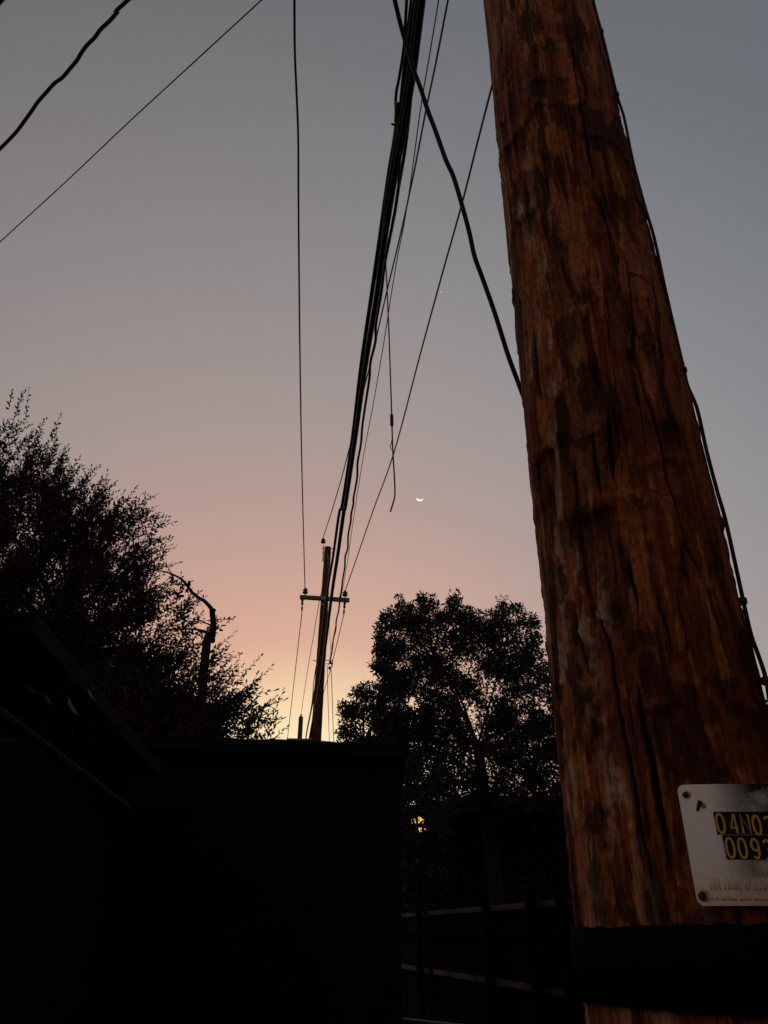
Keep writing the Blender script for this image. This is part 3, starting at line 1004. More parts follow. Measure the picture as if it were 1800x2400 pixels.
# small knobs on the roof edge where a line is tied
for x in (674, 712):
    q = rl + (rr - rl) * ((x - 60) / 905)
    MB().lathe(q + [0, .1, -.02], [(0, .012), (.03, .014), (.045, .008)], 8).build('roof_vent', M['shed_roof'], shed, True)

# ------------------------------------------------------------------ house at the left, its eaves running down the alley
VPA = math.atan2(-205, F * CT + 985 * ST)
ua = np.array([math.sin(VPA), math.cos(VPA), 0]); un = np.array([-ua[1], ua[0], 0])   # along the house, and away to its left
hc = at_y(70, 1476, 3.0)                     # near lower corner of the fascia
house = empty('house', (hc[0] - 2, hc[1] + 3, 0), 'dark house at the left edge with eaves running towards the shed', 'house')
LEN = 3.7
MB().box(hc + ua * LEN / 2 + [0, 0, .02], ua * LEN / 2, un * .012, (0, 0, .030)).build('fascia', M['house_trim'], house)
MB().box(hc + ua * .02 + un * .45 + [0, 0, .02], un * .43, ua * .018, (0, 0, .030)).build('beam_end', M['house_trim'], house)
b = MB()
e0_ = hc + [0, 0, .052] - un * .012
for q in (e0_, e0_ + ua * LEN, e0_ + ua * LEN + un * 3, e0_ + un * 3):
    for dz in (0, .02):
        b.v.append(tuple(q + [0, 0, dz]))
b.f = [(0, 2, 4, 6), (1, 7, 5, 3), (0, 1, 3, 2), (2, 3, 5, 4), (4, 5, 7, 6), (6, 7, 1, 0)]
b.build('roof', M['shed_roof'], house)
wl = hc + un * .32
hh = hc[2] + .12
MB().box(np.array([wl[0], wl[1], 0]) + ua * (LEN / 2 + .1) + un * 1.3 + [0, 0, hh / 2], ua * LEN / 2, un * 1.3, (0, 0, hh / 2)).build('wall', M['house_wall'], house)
ga = at_y(8, 1676, 3.05)
tA = 0
gut = [ga + ua * t for t in np.linspace(-.3, 2.6, 14)]
MB().tube(gut, .021, 10).build('gutter', M['pale_trim'], house, True)
for t in (.35, 1.3, 2.2):
    q = ga + ua * t
    MB().tube([q + [0, 0, -.022], q + un * .25 + [0, 0, -.03]], .008, 6).build('gutter_bracket', M['rust'], house)

# ------------------------------------------------------------------ added unseen wall block right of the frame, to shade the pole's right flank
shade_block = empty('house', (4.2, .2, 0), "added dark wall block beyond the right edge of the frame, there to shade the pole", 'house')  # no real house, only an added unseen block for shade
MB().box((4.2, -.4, 2.1), (1.9, 0, 0), (0, 2.6, 0), (0, 0, 2.1)).build('wall', M['house_wall'], shade_block)
MB().box((4.2, -.4, 4.26), (2.1, 0, 0), (0, 2.8, 0), (0, 0, .06)).build('roof', M['shed_roof'], shade_block)  # top of the added shade block, no real roof

# ------------------------------------------------------------------ fence at the right
fA, fB = np.array([.30, 16.0]), np.array([1.75, 8.0])
top_a, top_b = at_y(940, 2140, 16.0), at_y(1340, 2085, 8.0)
fa, fb_ = at_y(930, 2156, 16.0), at_y(1390, 2093, 8.0)
fence = empty('board_fence', (fa[0], 12, 0), 'dark board fence with pale rails seen low between shed and near pole', 'fence')
fd = fb_ - fa; fd[2] = 0
Lf = np.linalg.norm(fd); fu = fd / Lf
fn = np.array([fu[1], -fu[0], 0])
if fn @ (O - fa) < 0: fn = -fn          # towards the camera
zt, = [(fa[2] + fb_[2]) / 2]


def on_fence(px):
    """distance along the fence of a column of the picture"""
    k = (px - 900) / F
    # x = k*(y*CT + h*ST) with h about 0.3
    num = k * (fa[1] * CT + .35 * ST) - fa[0]
    den = fu[0] - k * fu[1] * CT
    return num / den


for z, t0, t1, w in ((zt, -.2, Lf + .6, .030), (CAMZ + .0, -.2, Lf + .6, .03), (CAMZ - .52, -.2, Lf + .6, .032)):
    c0 = fa + fu * (t0 + t1) / 2; c0[2] = z
    MB().box(c0 + fn * .02, fu * (t1 - t0) / 2, fn * .02, (0, 0, w)).build('rail', M['fence_dark' if z == CAMZ else 'fence_rail'], fence, bevel=.004)  # middle rail kept dark, the others carry painted light patches
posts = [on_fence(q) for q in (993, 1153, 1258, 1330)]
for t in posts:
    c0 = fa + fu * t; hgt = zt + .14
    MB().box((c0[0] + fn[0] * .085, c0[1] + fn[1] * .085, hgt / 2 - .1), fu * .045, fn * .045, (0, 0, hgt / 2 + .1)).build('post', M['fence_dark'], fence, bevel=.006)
t = -.2
pk = 0
rp = random.Random(11)
pv = None
while t < Lf + .5:
    hgt = zt + .03 + rp.uniform(-.012, .02)
    c0 = fa + fu * (t + .066)
    b = MB()
    x, y = c0[0] - fn[0] * .014, c0[1] - fn[1] * .014
    b.box((x, y, hgt / 2 - .02), fu * .064, fn * .009, (0, 0, hgt / 2))
    # dog-eared top
    b.box((x, y, hgt - .02 + .015), fu * .042, fn * .0085, (0, 0, .016))
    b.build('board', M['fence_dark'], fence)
    t += .134 + rp.uniform(0, .012)
    pk += 1
# low pale block wall at the foot of the fence
bw = at_y(935, 2384, 9.0); bw2 = at_y(1120, 2390, 8.2)
M['block'] = simple('concrete_block', (.10, .095, .09), (.16, .15, .14), 7, .9, spec=.1, bump=.004)
wall = empty('block_wall', ((bw[0] + bw2[0]) / 2, 8.6, 0), 'low pale concrete block wall at the bottom of the picture beside the shed', 'wall')
wd = bw2 - bw; wd[2] = 0; nb_ = 4
wlen = np.linalg.norm(wd) / nb_; wu = wd / np.linalg.norm(wd); wn = np.array([wu[1], -wu[0], 0])
for r_ in range(4):
    for k in range(nb_):
        zc = bw[2] - .10 - r_ * .2
        if zc < -.1: continue
        c0 = bw + wu * wlen * (k + .5); c0[2] = zc
        MB().box(c0 + wn * (.004 * ((k * 7 + r_ * 3) % 3)), wu * (wlen / 2 - .004), wn * .07, (0, 0, .096)).build('block', M['block'], wall, bevel=.005)

# ------------------------------------------------------------------ vegetation
def in_poly(pts, poly):
    x, y = pts[:, 0], pts[:, 1]
    c_ = np.zeros(len(pts), bool)
    j = len(poly) - 1
    for i in range(len(poly)):
        xi, yi = poly[i]; xj, yj = poly[j]
        q = ((yi > y) != (yj > y)) & (x < (xj - xi) * (y - yi) / (yj - yi + 1e-9) + xi)
        c_ ^= q
        j = i
    return c_


def poly_dist(pts, poly):
    d = np.full(len(pts), 1e9)
    for i in range(len(poly)):
        a = np.array(poly[i], float); b = np.array(poly[(i + 1) % len(poly)], float)
        ab = b - a
        t = np.clip(((pts - a) @ ab) / (ab @ ab + 1e-9), 0, 1)
        d = np.minimum(d, np.linalg.norm(pts - (a + t[:, None] * ab), axis=1))
    return d


def rays(P):
    x, v = P[:, 0] - 900.0, P[:, 1] - 1200.0
    return np.stack([x, F * CT + v * ST, F * ST - v * CT], 1)


def leaves_mesh(pos, axis, length, width, r):
    """folded leaf blades (six-sided, two faces) from arrays: base, direction, sizes"""
    n = len(pos)
    axis = axis / np.linalg.norm(axis, axis=1)[:, None]
    q = r.normal(size=(n, 3))
    side = np.cross(axis, q); side /= np.linalg.norm(side, axis=1)[:, None]
    nor = np.cross(side, axis)
    L_ = length[:, None]; W_ = width[:, None]
    base = pos
    tip = pos + axis * L_ + nor * L_ * -.12
    m1 = pos + axis * L_ * .42 + nor * W_ * .06
    l1 = pos + axis * L_ * .30 + side * W_ * .46 + nor * W_ * .20
    l2 = pos + axis * L_ * .68 + side * W_ * .36 + nor * W_ * .10
    r1 = pos + axis * L_ * .30 - side * W_ * .46 + nor * W_ * .20
    r2 = pos + axis * L_ * .68 - side * W_ * .36 + nor * W_ * .10
    V = np.stack([base, l1, l2, tip, r2, r1], 1).reshape(-1, 3)
    i = np.arange(n)[:, None] * 6
    Fq = np.concatenate([i + [0, 1, 2, 3], i + [0, 3, 4, 5]], 0)
    return V, Fq


def crown_object(parent, name, V, Fq, mat, r, tone=None):
    n = len(V) // 6
    tone = r.random(n) if tone is None else tone
    o = mesh_np(name, V, Fq, mat, parent, False, [('tone', 'POINT', np.repeat(tone, 6))])
    return o


def twig_leaves(base, direc, length, nl, ll, lw, r, droop=.0):
    """leaves set alternately along thin shoots; returns leaf arrays and shoot lines"""
    P, A, Ls, Ws, lines = [], [], [], [], []
    for b, d, ln in zip(base, direc, length):
        d = d / np.linalg.norm(d)
        a = np.cross(d, r.normal(size=3)); a /= np.linalg.norm(a)
        c_ = np.cross(d, a)
        bend = r.normal(size=3) * .16
        n = max(4, int(nl * ln / .5))
        ts = (np.arange(n) + r.random(n) * .5) / n
        cur = lambda t: b + d * ln * t + bend * ln * t * t + np.array([0, 0, -droop]) * t * t * ln
        lines.append([cur(t) for t in (0, .35, .7, 1)])
        for k, t in enumerate(ts):
            ph = k * 2.4 + r.normal() * .4
            o = d * .75 + (a * math.cos(ph) + c_ * math.sin(ph)) * .85
            P.append(cur(t)); A.append(o); s = (1 - .45 * t) * r.uniform(.7, 1.2)
            Ls.append(ll * s); Ws.append(lw * s)
        P.append(cur(1.0)); A.append(d + bend); Ls.append(ll * .7); Ws.append(lw * .6)
    return np.array(P), np.array(A), np.array(Ls), np.array(Ws), lines


def branches(mb, fork, targets, r, k1=7, k2=5, r0=.05):
    """limbs from the fork to groups of targets, boughs from limbs to subgroups"""
    T = np.array(targets)

    def groups(X, k):
        k = min(k, len(X))
        c_ = X[r.choice(len(X), k, replace=False)]
        for _ in range(6):
            a = np.argmin(((X[:, None] - c_[None]) ** 2).sum(2), 1)
            for i in range(k):
                if (a == i).any(): c_[i] = X[a == i].mean(0)
        return a, c_
    a, c_ = groups(T, k1)
    for i in range(len(c_)):
        X = T[a == i]
        if len(X) < 2: continue
        end = c_[i]
        mid = (fork + end) / 2 + r.normal(size=3) * .12 + [0, 0, .15]
        path = smooth_path([fork, mid, end], 6)
        mb.tube(path, list(np.linspace(r0, r0 * .4, len(path))), 6)
        a2, c2 = groups(X, k2)
        for j in range(len(c2)):
            X2 = X[a2 == j]
            if not len(X2): continue
            e2 = c2[j]
            p2_ = smooth_path([end + (fork - end) * .25, (end + e2) / 2 + r.normal(size=3) * .07, e2], 5)
            mb.tube(p2_, list(np.linspace(r0 * .4, r0 * .16, len(p2_))), 5)
            for x in X2[:: max(1, len(X2) // 14)]:
                mb.tube([e2 + (end - e2) * .2, (e2 + x) / 2 + r.normal(size=3) * .03, x], [r0 * .14, r0 * .1, r0 * .05], 4, False)


# --- left tree: upright shoots with small leaves
r = np.random.default_rng(21)
LPOLY = [(-160, 980), (-40, 1000), (10, 1010), (50, 1005), (75, 1055), (125, 1060), (150, 1110), (205, 1140), (250, 1175), (300, 1195), (340, 1200), (365, 1235), (352, 1290), (365, 1345),
         (405, 1390), (440, 1440), (480, 1520), (500, 1570), (545, 1610), (585, 1650), (600, 1740), (520, 1800), (-160, 1900)]
n0 = 60000
P = np.stack([r.uniform(-160, 610, n0), r.uniform(890, 1780, n0)], 1)
P = P[in_poly(P, LPOLY)]
dd = poly_dist(P, LPOLY)
pr_ = .16 + .84 * np.clip(dd / 120, 0, 1)
pr_[(P[:, 0] < 430) & (P[:, 1] > 1500) & (P[:, 1] > 1300 + P[:, 0] * .85)] = 1.4
thin_ = ((P[:, 0] > 330) & (P[:, 0] < 480) & (P[:, 1] > 1300) & (P[:, 1] < 1660))
pr_[thin_] *= .42
pr_[(P[:, 0] > 480) & (P[:, 1] < 1680)] *= .62
cl = vnoise(P[:, 0] / 45, P[:, 1] / 38, 31)
pr_ *= .34 + .86 * sst(cl, .34, .58)
P = P[r.random(len(P)) < pr_]
P = P[:6000]
Q = np.stack([r.uniform(-60, 470, 6000), r.uniform(1480, 1760, 6000)], 1)
Q = Q[(Q[:, 1] > 1400 + Q[:, 0] * .62)][:1300]          # closing in towards the eaves and the shed
P = np.concatenate([P, Q])
Y = np.where(P[:, 1] > 1610, r.uniform(8.85, 11.6, len(P)), r.uniform(9.5, 11.6, len(P)))
Dr = rays(P)
B = O + Dr * (Y / Dr[:, 1])[:, None]
kx = np.clip((P[:, 0] - 60) / 450, 0, 1)
dirs_ = np.stack([.10 + .75 * kx + r.normal(size=len(P)) * .38, r.normal(size=len(P)) * .35, .95 - .35 * kx + r.normal(size=len(P)) * .25], 1)
lens = r.uniform(.22, .52, len(P))
# long shoots that stand out from the outline
spec = [((38, 975), (56, 890)), ((60, 985), (66, 930)), ((20, 960), (30, 915)), ((92, 1010), (102, 975)), ((120, 1030), (140, 985)), ((120, 1060), (145, 1010)), ((140, 1075), (160, 1055)), ((190, 1140), (224, 1086)), ((205, 1130), (200, 1095)),
        ((235, 1180), (267, 1118)), ((230, 1150), (240, 1125)), ((262, 1190), (300, 1160)), ((300, 1230), (318, 1158)), ((305, 1200), (370, 1152)), ((330, 1220), (350, 1165)), ((350, 1240), (405, 1228)), ((345, 1265), (398, 1268)), ((350, 1230), (395, 1222)),
        ((480, 1490), (553, 1460)), ((485, 1480), (523, 1436)), ((485, 1530), (552, 1497)), ((490, 1550), (528, 1520)), ((495, 1560), (535, 1530)), ((530, 1600), (575, 1545)), ((545, 1610), (606, 1542)), ((560, 1630), (612, 1600)), ((575, 1640), (622, 1588)), ((580, 1660), (618, 1630)), ((590, 1680), (620, 1655)), ((515, 1590), (550, 1555)),
        ((625, 1735), (644, 1628)), ((630, 1735), (662, 1672)), ((640, 1735), (672, 1705)), ((615, 1735), (635, 1680)), ((600, 1735), (612, 1690)), ((580, 1730), (600, 1660))]
sb, sdv, sln = [], [], []
for (a0, a1), (b0, b1) in spec:
    y = 9.6
    pa, pb2 = at_y(a0, a1, y), at_y(b0, b1, y + r.normal() * .05)
    sb.append(pa); sdv.append(pb2 - pa); sln.append(np.linalg.norm(pb2 - pa) * .96)
B = np.concatenate([B, sb]); dirs_ = np.concatenate([dirs_, sdv]); lens = np.concatenate([lens, sln])
lp, la, ll_, lw_, lines = twig_leaves(B, dirs_, lens, 19, .086, .039, r)
V, Fq = leaves_mesh(lp, la, ll_, lw_, r)
M['leaf_l'] = leaf_mat('dark_shrub_leaf', (.012, .014, .007), (.030, .029, .015), (.085, .020, .012), .9)
ltree = empty('leafy_tree', at_y(330, 1740, 10.5) * [1, 1, 0], 'dense shrubby tree with upright leafy shoots rising behind the shed at left', 'tree')
crown_object(ltree, 'crown', V, Fq, M['leaf_l'], r)
tb = MB()
for ln in lines[::1]:
    tb.tube(ln, [.0042, .0036, .0028, .0016], 3, False)
tb.build('shoots', M['bark'], ltree)
bb = MB()
fork = at_y(200, 1680, 10.5)
root = np.array([fork[0], fork[1], -.2])
tk = MB()
tk.tube(smooth_path([root, (root + fork) / 2 + [.08, 0, 0], fork], 6), list(np.linspace(.16, .11, 13)), 10)
tk.build('trunk', M['bark'], ltree, True)
branches(bb, fork, B[: len(P)][::6], r, 12, 7, .055)
bb.build('limb', M['bark'], ltree, True)

# --- bare pruned trunk with an arching bough
q = empty('pruned_tree', at_y(478, 1740, 9.3) * [1, 1, 0], 'bare dark trunk with a pruned stub and arching bough in front of the shrubby tree', 'tree')
Yt = 9.3
gp = at_y(470, 1900, Yt)
tr = [np.array([gp[0] - .02, Yt, -.2]), gp] + [at_y(x, y, Yt) for x, y in ((472, 1730), (473, 1650), (476, 1590), (481, 1540), (486, 1500), (492, 1490))]
MB().tube(smooth_path(tr, 5), [.085] * 11 + [.060 - .0004 * i + .004 * math.sin(i * 1.7) + .003 * math.sin(i * 4.1) for i in range(20)] + list(np.linspace(.055, .045, 5)), 12).build('trunk', M['bark'], q, True)
ub = [at_y(x, y, Yt) for x, y in ((495, 1505), (499, 1478), (500, 1460), (498, 1440), (497, 1428))]
MB().tube(smooth_path(ub, 5), [.045 - .0005 * i + .004 * math.sin(i * 2.3) for i in range(21)], 10).build('limb', M['bark'], q, True)
ar = [at_y(x, y, Yt) for x, y in ((499, 1432), (490, 1420), (478, 1408), (464, 1400), (450, 1388), (440, 1374), (430, 1362), (420, 1354), (404, 1346), (390, 1341), (374, 1337), (358, 1325), (346, 1312), (335, 1300))]
MB().tube(smooth_path(ar, 4), list(np.concatenate([np.linspace(.027, .018, 24), np.linspace(.016, .004, 29)])), 8).build('bough', M['bark'], q, True)
for a in ([(494, 1424), (497, 1421)], [(500, 1470), (507, 1467)], [(499, 1432), (505, 1428)], [(443, 1372), (444, 1363)]):
    MB().tube([at_y(*a[0], Yt - .02), at_y(*a[1], Yt - .02)], [.026, .020], 7).build('stub', M['bark'], q, True)
for path, rad in ((((490, 1484), (480, 1480), (464, 1476), (440, 1474), (415, 1475), (390, 1476)), .019), (((494, 1466), (482, 1460), (468, 1454), (450, 1450), (435, 1448)), .010),
                  (((442, 1376), (430, 1370), (415, 1370), (400, 1372), (380, 1379)), .010), (((404, 1346), (396, 1334), (388, 1322), (380, 1310), (372, 1296)), .006), (((398, 1342), (391, 1325), (389, 1310), (388, 1298)), .004),
                  (((455, 1390), (470, 1392), (478, 1402), (483, 1408)), .003), (((440, 1372), (441, 1400), (438, 1412)), .003), (((425, 1362), (412, 1375), (400, 1400)), .003), (((465, 1408), (473, 1420), (476, 1435), (470, 1450)), .003),
                  (((455, 1516), (450, 1500), (440, 1490), (432, 1482)), .008), (((420, 1358), (405, 1362), (380, 1370), (352, 1388)), .004)):
    pts = smooth_path([at_y(x, y, Yt - .03) for x, y in path], 4)
    MB().tube(pts, list(np.linspace(rad, rad * .35, len(pts))), 6).build('branch', M['bark'], q, True)
rl_ = np.random.default_rng(8)
lpx = [(386, 1300), (404, 1350), (410, 1362), (428, 1368), (437, 1380), (455, 1428), (460, 1438), (395, 1385), (381, 1398), (400, 1428), (390, 1424), (424, 1394), (414, 1386), (472, 1486), (430, 1466), (446, 1466), (398, 1474), (436, 1452), (415, 1500), (404, 1352), (407, 1358), (365, 1400), (430, 1480), (422, 1474), (412, 1470)]
lp = np.array([at_y(x + rl_.normal() * 1.5, y + rl_.normal() * 1.5, Yt - .05) for x, y in lpx for _ in range(3)])
V, Fq = leaves_mesh(lp, rl_.normal(size=lp.shape) + [0, 0, -.8], rl_.uniform(.05, .085, len(lp)), rl_.uniform(.03, .05, len(lp)), rl_)
crown_object(q, 'crown', V, Fq, leaf_mat('withered_leaf', (.03, .02, .012), (.07, .035, .02)), rl_)

# --- broad leaves hanging in front of the house
sh = empty('broadleaf_shrub', at_y(130, 1700, 3.6) * [1, 1, 0], 'shrub with broad pale edged leaves against the dark house wall at left', 'shrub')
M['leaf_b'] = simple('broad_leaf', (.045, .05, .04), (.09, .095, .08), 12, .5, spec=.3)
rb_ = np.random.default_rng(4)
st0 = at_y(150, 1760, 3.7)
leafspots = [(60, 1570, 60, 1608), (72, 1560, 78, 1588), (86, 1588, 104, 1604), (40, 1578, 52, 1592), (55, 1600, 88, 1625), (104, 1626, 120, 1652), (110, 1600, 122, 1612), (160, 1634, 178, 1678), (138, 1612, 140, 1640), (84, 1480, 98, 1512), (165, 1590, 176, 1600), (205, 1612, 218, 1640), (118, 1612, 112, 1625), (196, 1604, 200, 1614), (216, 1606, 222, 1620), (96, 1500, 112, 1530)]
stems = MB()
for (x0_, y0_, x1_, y1_) in leafspots:
    yy = 3.55 + rb_.normal() * .08
    a0, a1 = at_y(x0_, y0_, yy), at_y(x1_, y1_, yy + .03)
    v, f = leaves_mesh(a0[None], (a1 - a0)[None], np.array([np.linalg.norm(a1 - a0) * 1.1]), np.array([np.linalg.norm(a1 - a0) * .42]), rb_)
    mesh_np('leaf', v, f, M['leaf_b'], sh)
    stems.tube(smooth_path([np.array([st0[0], st0[1], -.1]), np.array([(st0[0] + a0[0]) / 2 + .05, 3.75, a0[2] * .6]), a0 + [0, .12, -.1], a0], 5), .0022, 5)
stems.build('stem', M['bark'], sh, True)


# --- trees at the right, clumps of leaves
def clump_tree(name, label, poly, ylo, yhi, nclump, nleaf, ll, lw, holes, seed, mat, trunk_px, fork_px, group=None, rmin=.16, rmax=.34, dens=None, edge=30, tr=.18, sprigs=()):
    r = np.random.default_rng(seed)
    P = np.stack([r.uniform(min(p[0] for p in poly), max(p[0] for p in poly), 60000), r.uniform(min(p[1] for p in poly), max(p[1] for p in poly), 60000)], 1)
    P = P[in_poly(P, poly)]
    keep = np.ones(len(P))
    for hx, hy, hr, pw in holes:
        d = np.hypot(P[:, 0] - hx, (P[:, 1] - hy) * .8)
        keep *= 1 - min(1, pw * .80) * (1 - sst(d, hr * .6, hr * 1.35))
    if dens is not None:
        keep *= dens(P)
    P = P[r.random(len(P)) < keep][:nclump]
    dd = poly_dist(P, poly)
    e_ = dd < edge * .7
    P[e_] += r.normal(size=(e_.sum(), 2)) * edge * .30
    if sprigs:
        ex = np.concatenate([np.array([sx_, sy_]) + r.normal(size=(n_, 2)) * [4, 9] for sx_, sy_, n_ in sprigs])
        P = np.concatenate([P, ex]); dd = np.concatenate([dd, np.zeros(len(ex))])
    Y = r.uniform(ylo, yhi, len(P))
    Dr = rays(P)
    C_ = O + Dr * (Y / Dr[:, 1])[:, None]
    rad = r.uniform(rmin, rmax, len(P)) * np.where(dd < edge, .62, 1.0)
    n = nleaf * len(P)
    idx = np.repeat(np.arange(len(P)), nleaf)
    dv_ = r.normal(size=(n, 3)); dv_ /= np.linalg.norm(dv_, axis=1)[:, None]
    rr_ = r.random(n) ** .5
    pos = C_[idx] + dv_ * (rad[idx] * rr_)[:, None] * [1, 1, .85]
    ax_ = dv_ * .7 + r.normal(size=(n, 3)) * .5 + [0, 0, .25]
    V, Fq = leaves_mesh(pos, ax_, ll * r.uniform(.6, 1.25, n), lw * r.uniform(.7, 1.2, n), r)
    base = at_y(*trunk_px, (ylo + yhi) / 2)
    o = empty(name, (base[0], base[1], 0), label, 'tree', group)
    crown_object(o, 'crown', V, Fq, mat, r, np.clip(np.repeat(r.random(len(P)), nleaf) * .6 + r.random(n) * .4, 0, 1))
    fork = at_y(*fork_px, (ylo + yhi) / 2)
    root = np.array([base[0], base[1], -.2])
    MB().tube(smooth_path([root, (root + fork) / 2 + [.1, 0, 0], fork], 6), list(np.linspace(tr, tr * .66, 13)), 10).build('trunk', M['bark'], o, True)
    bb = MB()
    branches(bb, fork, C_[:: max(1, len(C_) // 260)], r, 11, 7, tr * .20)
    bb.build('limb', M['bark'], o, True)
    return o


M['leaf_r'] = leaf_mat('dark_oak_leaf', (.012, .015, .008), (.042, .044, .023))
RPOLY = [(950, 1880), (888, 1760), (884, 1640), (886, 1560), (888, 1480), (900, 1445), (918, 1450), (940, 1425), (965, 1412), (985, 1408), (1010, 1422), (1040, 1425), (1062, 1418), (1085, 1425), (1110, 1442), (1140, 1445), (1166, 1432),
         (1176, 1428), (1200, 1445), (1215, 1432), (1235, 1460), (1252, 1468), (1264, 1510), (1274, 1560), (1290, 1600), (1330, 1660), (1390, 1760), (1400, 1900)]
holes = [(1000, 1498, 30, .75), (1030, 1510, 26, .6), (958, 1545, 20, .5), (1098, 1562, 26, .8), (1125, 1580, 20, .7), (1150, 1608, 26, .85), (1168, 1625, 20, .85), (1130, 1655, 24, .9), (1112, 1690, 26, .95), (1118, 1720, 20, .9), (1095, 1650, 20, .8), (1092, 1690, 18, .8),
         (1220, 1650, 22, .9), (1222, 1690, 20, .95), (1260, 1640, 26, .8), (1280, 1655, 24, .8), (972, 1645, 22, .85), (950, 1650, 16, .7), (1080, 1640, 20, .7), (1040, 1660, 16, .7), (1255, 1560, 16, .8), (1180, 1500, 16, .5), (1230, 1490, 14, .5), (1045, 1585, 20, .5), (985, 1590, 20, .5), (1163, 1732, 14, .8), (1210, 1640, 14, .8)]


def dens_r(P):
    low = sst(P[:, 1], 1700, 1800)
    lowc = sst(vnoise(P[:, 0] / 15, P[:, 1] / 15, 45), .30, .55)
    c_ = vnoise(P[:, 0] / 26, P[:, 1] / 24, 44)
    return np.clip((.50 + .50 * sst(c_, .32, .6)) * (1 - low) + low * (.16 + .55 * lowc), 0, 1)


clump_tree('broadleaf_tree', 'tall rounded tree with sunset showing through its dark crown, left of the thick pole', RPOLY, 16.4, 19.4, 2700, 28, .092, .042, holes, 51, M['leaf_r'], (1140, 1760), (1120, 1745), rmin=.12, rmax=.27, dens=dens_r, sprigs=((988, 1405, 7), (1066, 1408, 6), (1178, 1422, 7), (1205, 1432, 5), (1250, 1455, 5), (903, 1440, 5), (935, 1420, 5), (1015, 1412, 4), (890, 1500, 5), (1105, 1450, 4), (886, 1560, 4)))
SPOLY = [(788, 1735), (795, 1700), (812, 1655), (838, 1625), (846, 1605), (862, 1612), (880, 1622), (915, 1650), (940, 1760), (880, 1800), (790, 1800)]
clump_tree('small_tree', 'small round tree at the left foot of the tall tree, above the shed roof', SPOLY, 21, 22.6, 115, 70, .10, .048, [(852, 1700, 16, .9), (862, 1720, 14, .9), (835, 1690, 10, .7), (905, 1655, 12, .8)], 52, M['leaf_r'], (860, 1760), (852, 1740), rmin=.17, rmax=.32, edge=18)
BPOLY = [(1700, 1760), (1730, 1640), (1765, 1600), (1800, 1610), (1840, 1560), (1950, 1600), (2000, 1900), (1700, 1950)]
clump_tree('side_tree', 'tree at the right edge, just showing beyond the thick pole', BPOLY, 17, 19, 200, 60, .10, .045, [(1790, 1650, 22, .8)], 53, M['leaf_r'], (1850, 1760), (1850, 1740))

KPOLY = [(925, 1790), (960, 1770), (1020, 1770), (1060, 1850), (1040, 2060), (925, 2070)]
clump_tree('sapling', 'dark leafy sapling beside the shed with lit windows glinting through it', KPOLY, 12.4, 13.4, 120, 40, .075, .04, [(985, 1850, 16, .9), (985, 1925, 19, 1.1), (970, 1918, 12, .9), (986, 1948, 14, 1.0), (1041, 1880, 17, 1.25), (985, 1815, 10, .6)], 54, M['leaf_r'], (990, 2120), (990, 2060), rmin=.08, rmax=.16, edge=12, tr=.035)

# hedge under the tall tree, closing the view to the fence
r = np.random.default_rng(61)
HPOLY = [(1010, 1890), (1100, 1865), (1250, 1845), (1330, 1800), (1400, 1800), (1440, 2180), (930, 2180), (950, 2050), (1000, 2040), (1005, 1900)]
P = np.stack([r.uniform(930, 1440, 30000), r.uniform(1740, 2180, 30000)], 1)
P = P[in_poly(P, HPOLY)]
P = P[r.random(len(P)) < sst(P[:, 1], 1780, 1960) * .9 + .1][:5200]
Dr = rays(P); Y = r.uniform(19.8, 21.0, len(P))
C_ = O + Dr * (Y / Dr[:, 1])[:, None]
hb = at_y(1180, 2100, 20.4)
pos = np.repeat(C_, 5, 0) + r.normal(size=(len(C_) * 5, 3)) * .12
V, Fq = leaves_mesh(pos, r.normal(size=pos.shape), r.uniform(.10, .17, len(pos)), r.uniform(.06, .09, len(pos)), r)
hedge = empty('tall_hedge', (hb[0], hb[1], 0), 'tall black hedge closing the view under the tall tree behind the fence', 'hedge')
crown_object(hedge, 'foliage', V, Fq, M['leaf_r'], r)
hs = MB()
for k in range(9):
    x = hb[0] - 2.4 + .6 * k
    hs.tube([(x, hb[1], -.1), (x + .1 * math.sin(k), hb[1], 3.5)], [.05, .03], 6)
hs.build('stem', M['bark'], hedge, True)

# ------------------------------------------------------------------ house behind the trees with lit windows, and a globe lamp
HY = 30.0
h_l, h_r = at_y(935, 1905, HY), at_y(1500, 1905, HY)
hs_ = empty('house', ((h_l[0] + h_r[0]) / 2, HY + 3, 0), 'dark distant house with small lit windows glimpsed through the tall tree', 'house')
eav = h_l[2]
MB().box(((h_l[0] + h_r[0]) / 2, HY + 3, eav / 2 - .1), ((h_r[0] - h_l[0]) / 2, 0, 0), (0, 3, 0), (0, 0, eav / 2 + .1)).build('wall', M['house_wall'], hs_)
b = MB()
x0_, x1_ = h_l[0] - .3, h_r[0] + .3
b.v = [(x0_, HY - .3, eav), (x1_, HY - .3, eav), (x1_, HY + 6.3, eav), (x0_, HY + 6.3, eav), (x0_ + 2.2, HY + 3, eav + 1.0), (x1_ - 2.2, HY + 3, eav + 1.0)]
b.f = [(0, 1, 5, 4), (1, 2, 5), (2, 3, 4, 5), (3, 0, 4), (0, 3, 2, 1)]
b.build('roof', M['shed_roof'], hs_)
M['lit'] = emit('lit_window', (1.0, .50, .13), 1.25)
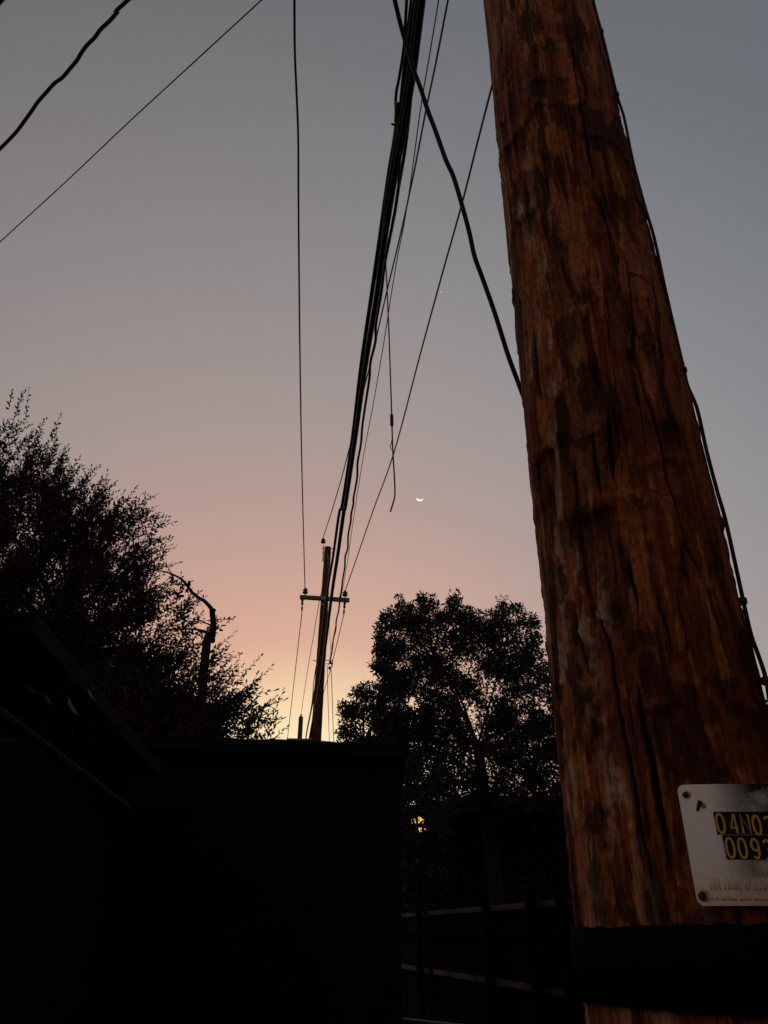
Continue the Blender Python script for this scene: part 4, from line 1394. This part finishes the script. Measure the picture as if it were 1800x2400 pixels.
for (xa, ya, xb, yb) in ((962, 1912, 996, 1932), (974, 1938, 1000, 1956)):
    a0, a1 = at_y(xa, ya, HY - .01), at_y(xb, yb, HY - .01)
    c0 = (a0 + a1) / 2
    wf = MB()
    hw, hh_ = (a1[0] - a0[0]) / 2, (a0[2] - a1[2]) / 2
    for dx, dz, sx_, sz_ in ((0, hh_, hw + .04, .03), (0, -hh_, hw + .04, .03), (hw, 0, .03, hh_ - .031), (-hw, 0, .03, hh_ - .031)):
        wf.box((c0[0] + dx, HY - .03, c0[2] + dz), (sx_, 0, 0), (0, .03, 0), (0, 0, sz_))
    w = wf.build('window', M['house_trim'], hs_)
    MB().box((c0[0], HY - .008, c0[2]), (hw - .031, 0, 0), (0, .006, 0), (0, 0, hh_ - .031)).build('pane', M['lit'], w)
lc = at_y(1041, 1880, 24.0)
lamp = empty('globe_lamp', (lc[0], lc[1], 0), 'glowing orange globe lamp glimpsed through leaves of the tall tree', 'lamp')
MB().tube([(lc[0], lc[1], -.1), (lc[0], lc[1], lc[2] - .16)], [.06, .04], 10).build('post', M['insul'], lamp, True)
b = MB().lathe(lc - [0, 0, .15], [(0, .02)] + [(.15 - .15 * math.cos(a), max(.15 * math.sin(a), .004)) for a in np.linspace(.3, math.pi, 14)], 20)
b.build('globe', emit('lamp_glass', (1.0, .52, .16), 1.0), lamp, True)
# second lit lamp lower in the gap
lc = at_y(976, 1846, 26.0)
lamp = empty('yard_lamp', (lc[0], lc[1], 0), 'pale yard lamp shining through leaves above the lit windows', 'lamp')
MB().tube([(lc[0], lc[1], -.1), (lc[0], lc[1], lc[2] - .1)], [.06, .04], 10).build('post', M['insul'], lamp, True)
MB().lathe(lc - [0, 0, .1], [(0, .05), (.02, .2), (.10, .24), (.13, .22), (.2, .05)], 16).build('lamp_head', emit('yard_lamp_glass', (1.0, .66, .4), .8), lamp, True)

# ------------------------------------------------------------------ crescent moon and one star
DM = 1500.0
mc = O + ray(984, 1166) / np.linalg.norm(ray(984, 1166)) * DM
Rm = 8.9 / F * DM
zc = (mc - O) / DM
upv = np.array([0, -ST, CT]); rv = np.cross(zc, upv); rv /= np.linalg.norm(rv); upv = np.cross(rv, zc)
tilt = math.radians(8)                       # lit limb faces the set sun below
dn = -upv * math.cos(tilt) - rv * math.sin(tilt); hv = np.cross(dn, zc)
mv, mf = [], []
na, nbb = 25, 8
for i in range(na):
    lat = math.radians(-88 + 176 * i / (na - 1))
    for j in range(nbb):
        lon = math.radians(28 + 62 * j / (nbb - 1))     # the lit lune, from terminator to limb
        p = mc + Rm * (math.sin(lat) * hv + math.cos(lat) * (math.sin(lon) * dn - math.cos(lon) * zc))
        mv.append(p)
for i in range(na - 1):
    for j in range(nbb - 1):
        k = i * nbb + j
        mf.append((k, k + 1, k + nbb + 1, k + nbb))
mo = mesh_np('moon', mv, mf, emit('moonlight', (1.0, .93, .80), 1.0), None, True)
tag(mo, 'thin bright crescent moon with horns pointing up', 'moon')
sc_ = O + ray(1034, 684) / np.linalg.norm(ray(1034, 684)) * DM
b = MB().lathe(sc_ - [0, 0, .8], [(0, .1), (.35, .65), (.8, .9), (1.25, .65), (1.6, .1)], 8)
tag(b.build('star', emit('starlight', (1.0, 1.0, 1.0), .75)), 'single faint bright star high above the crescent moon', 'star')
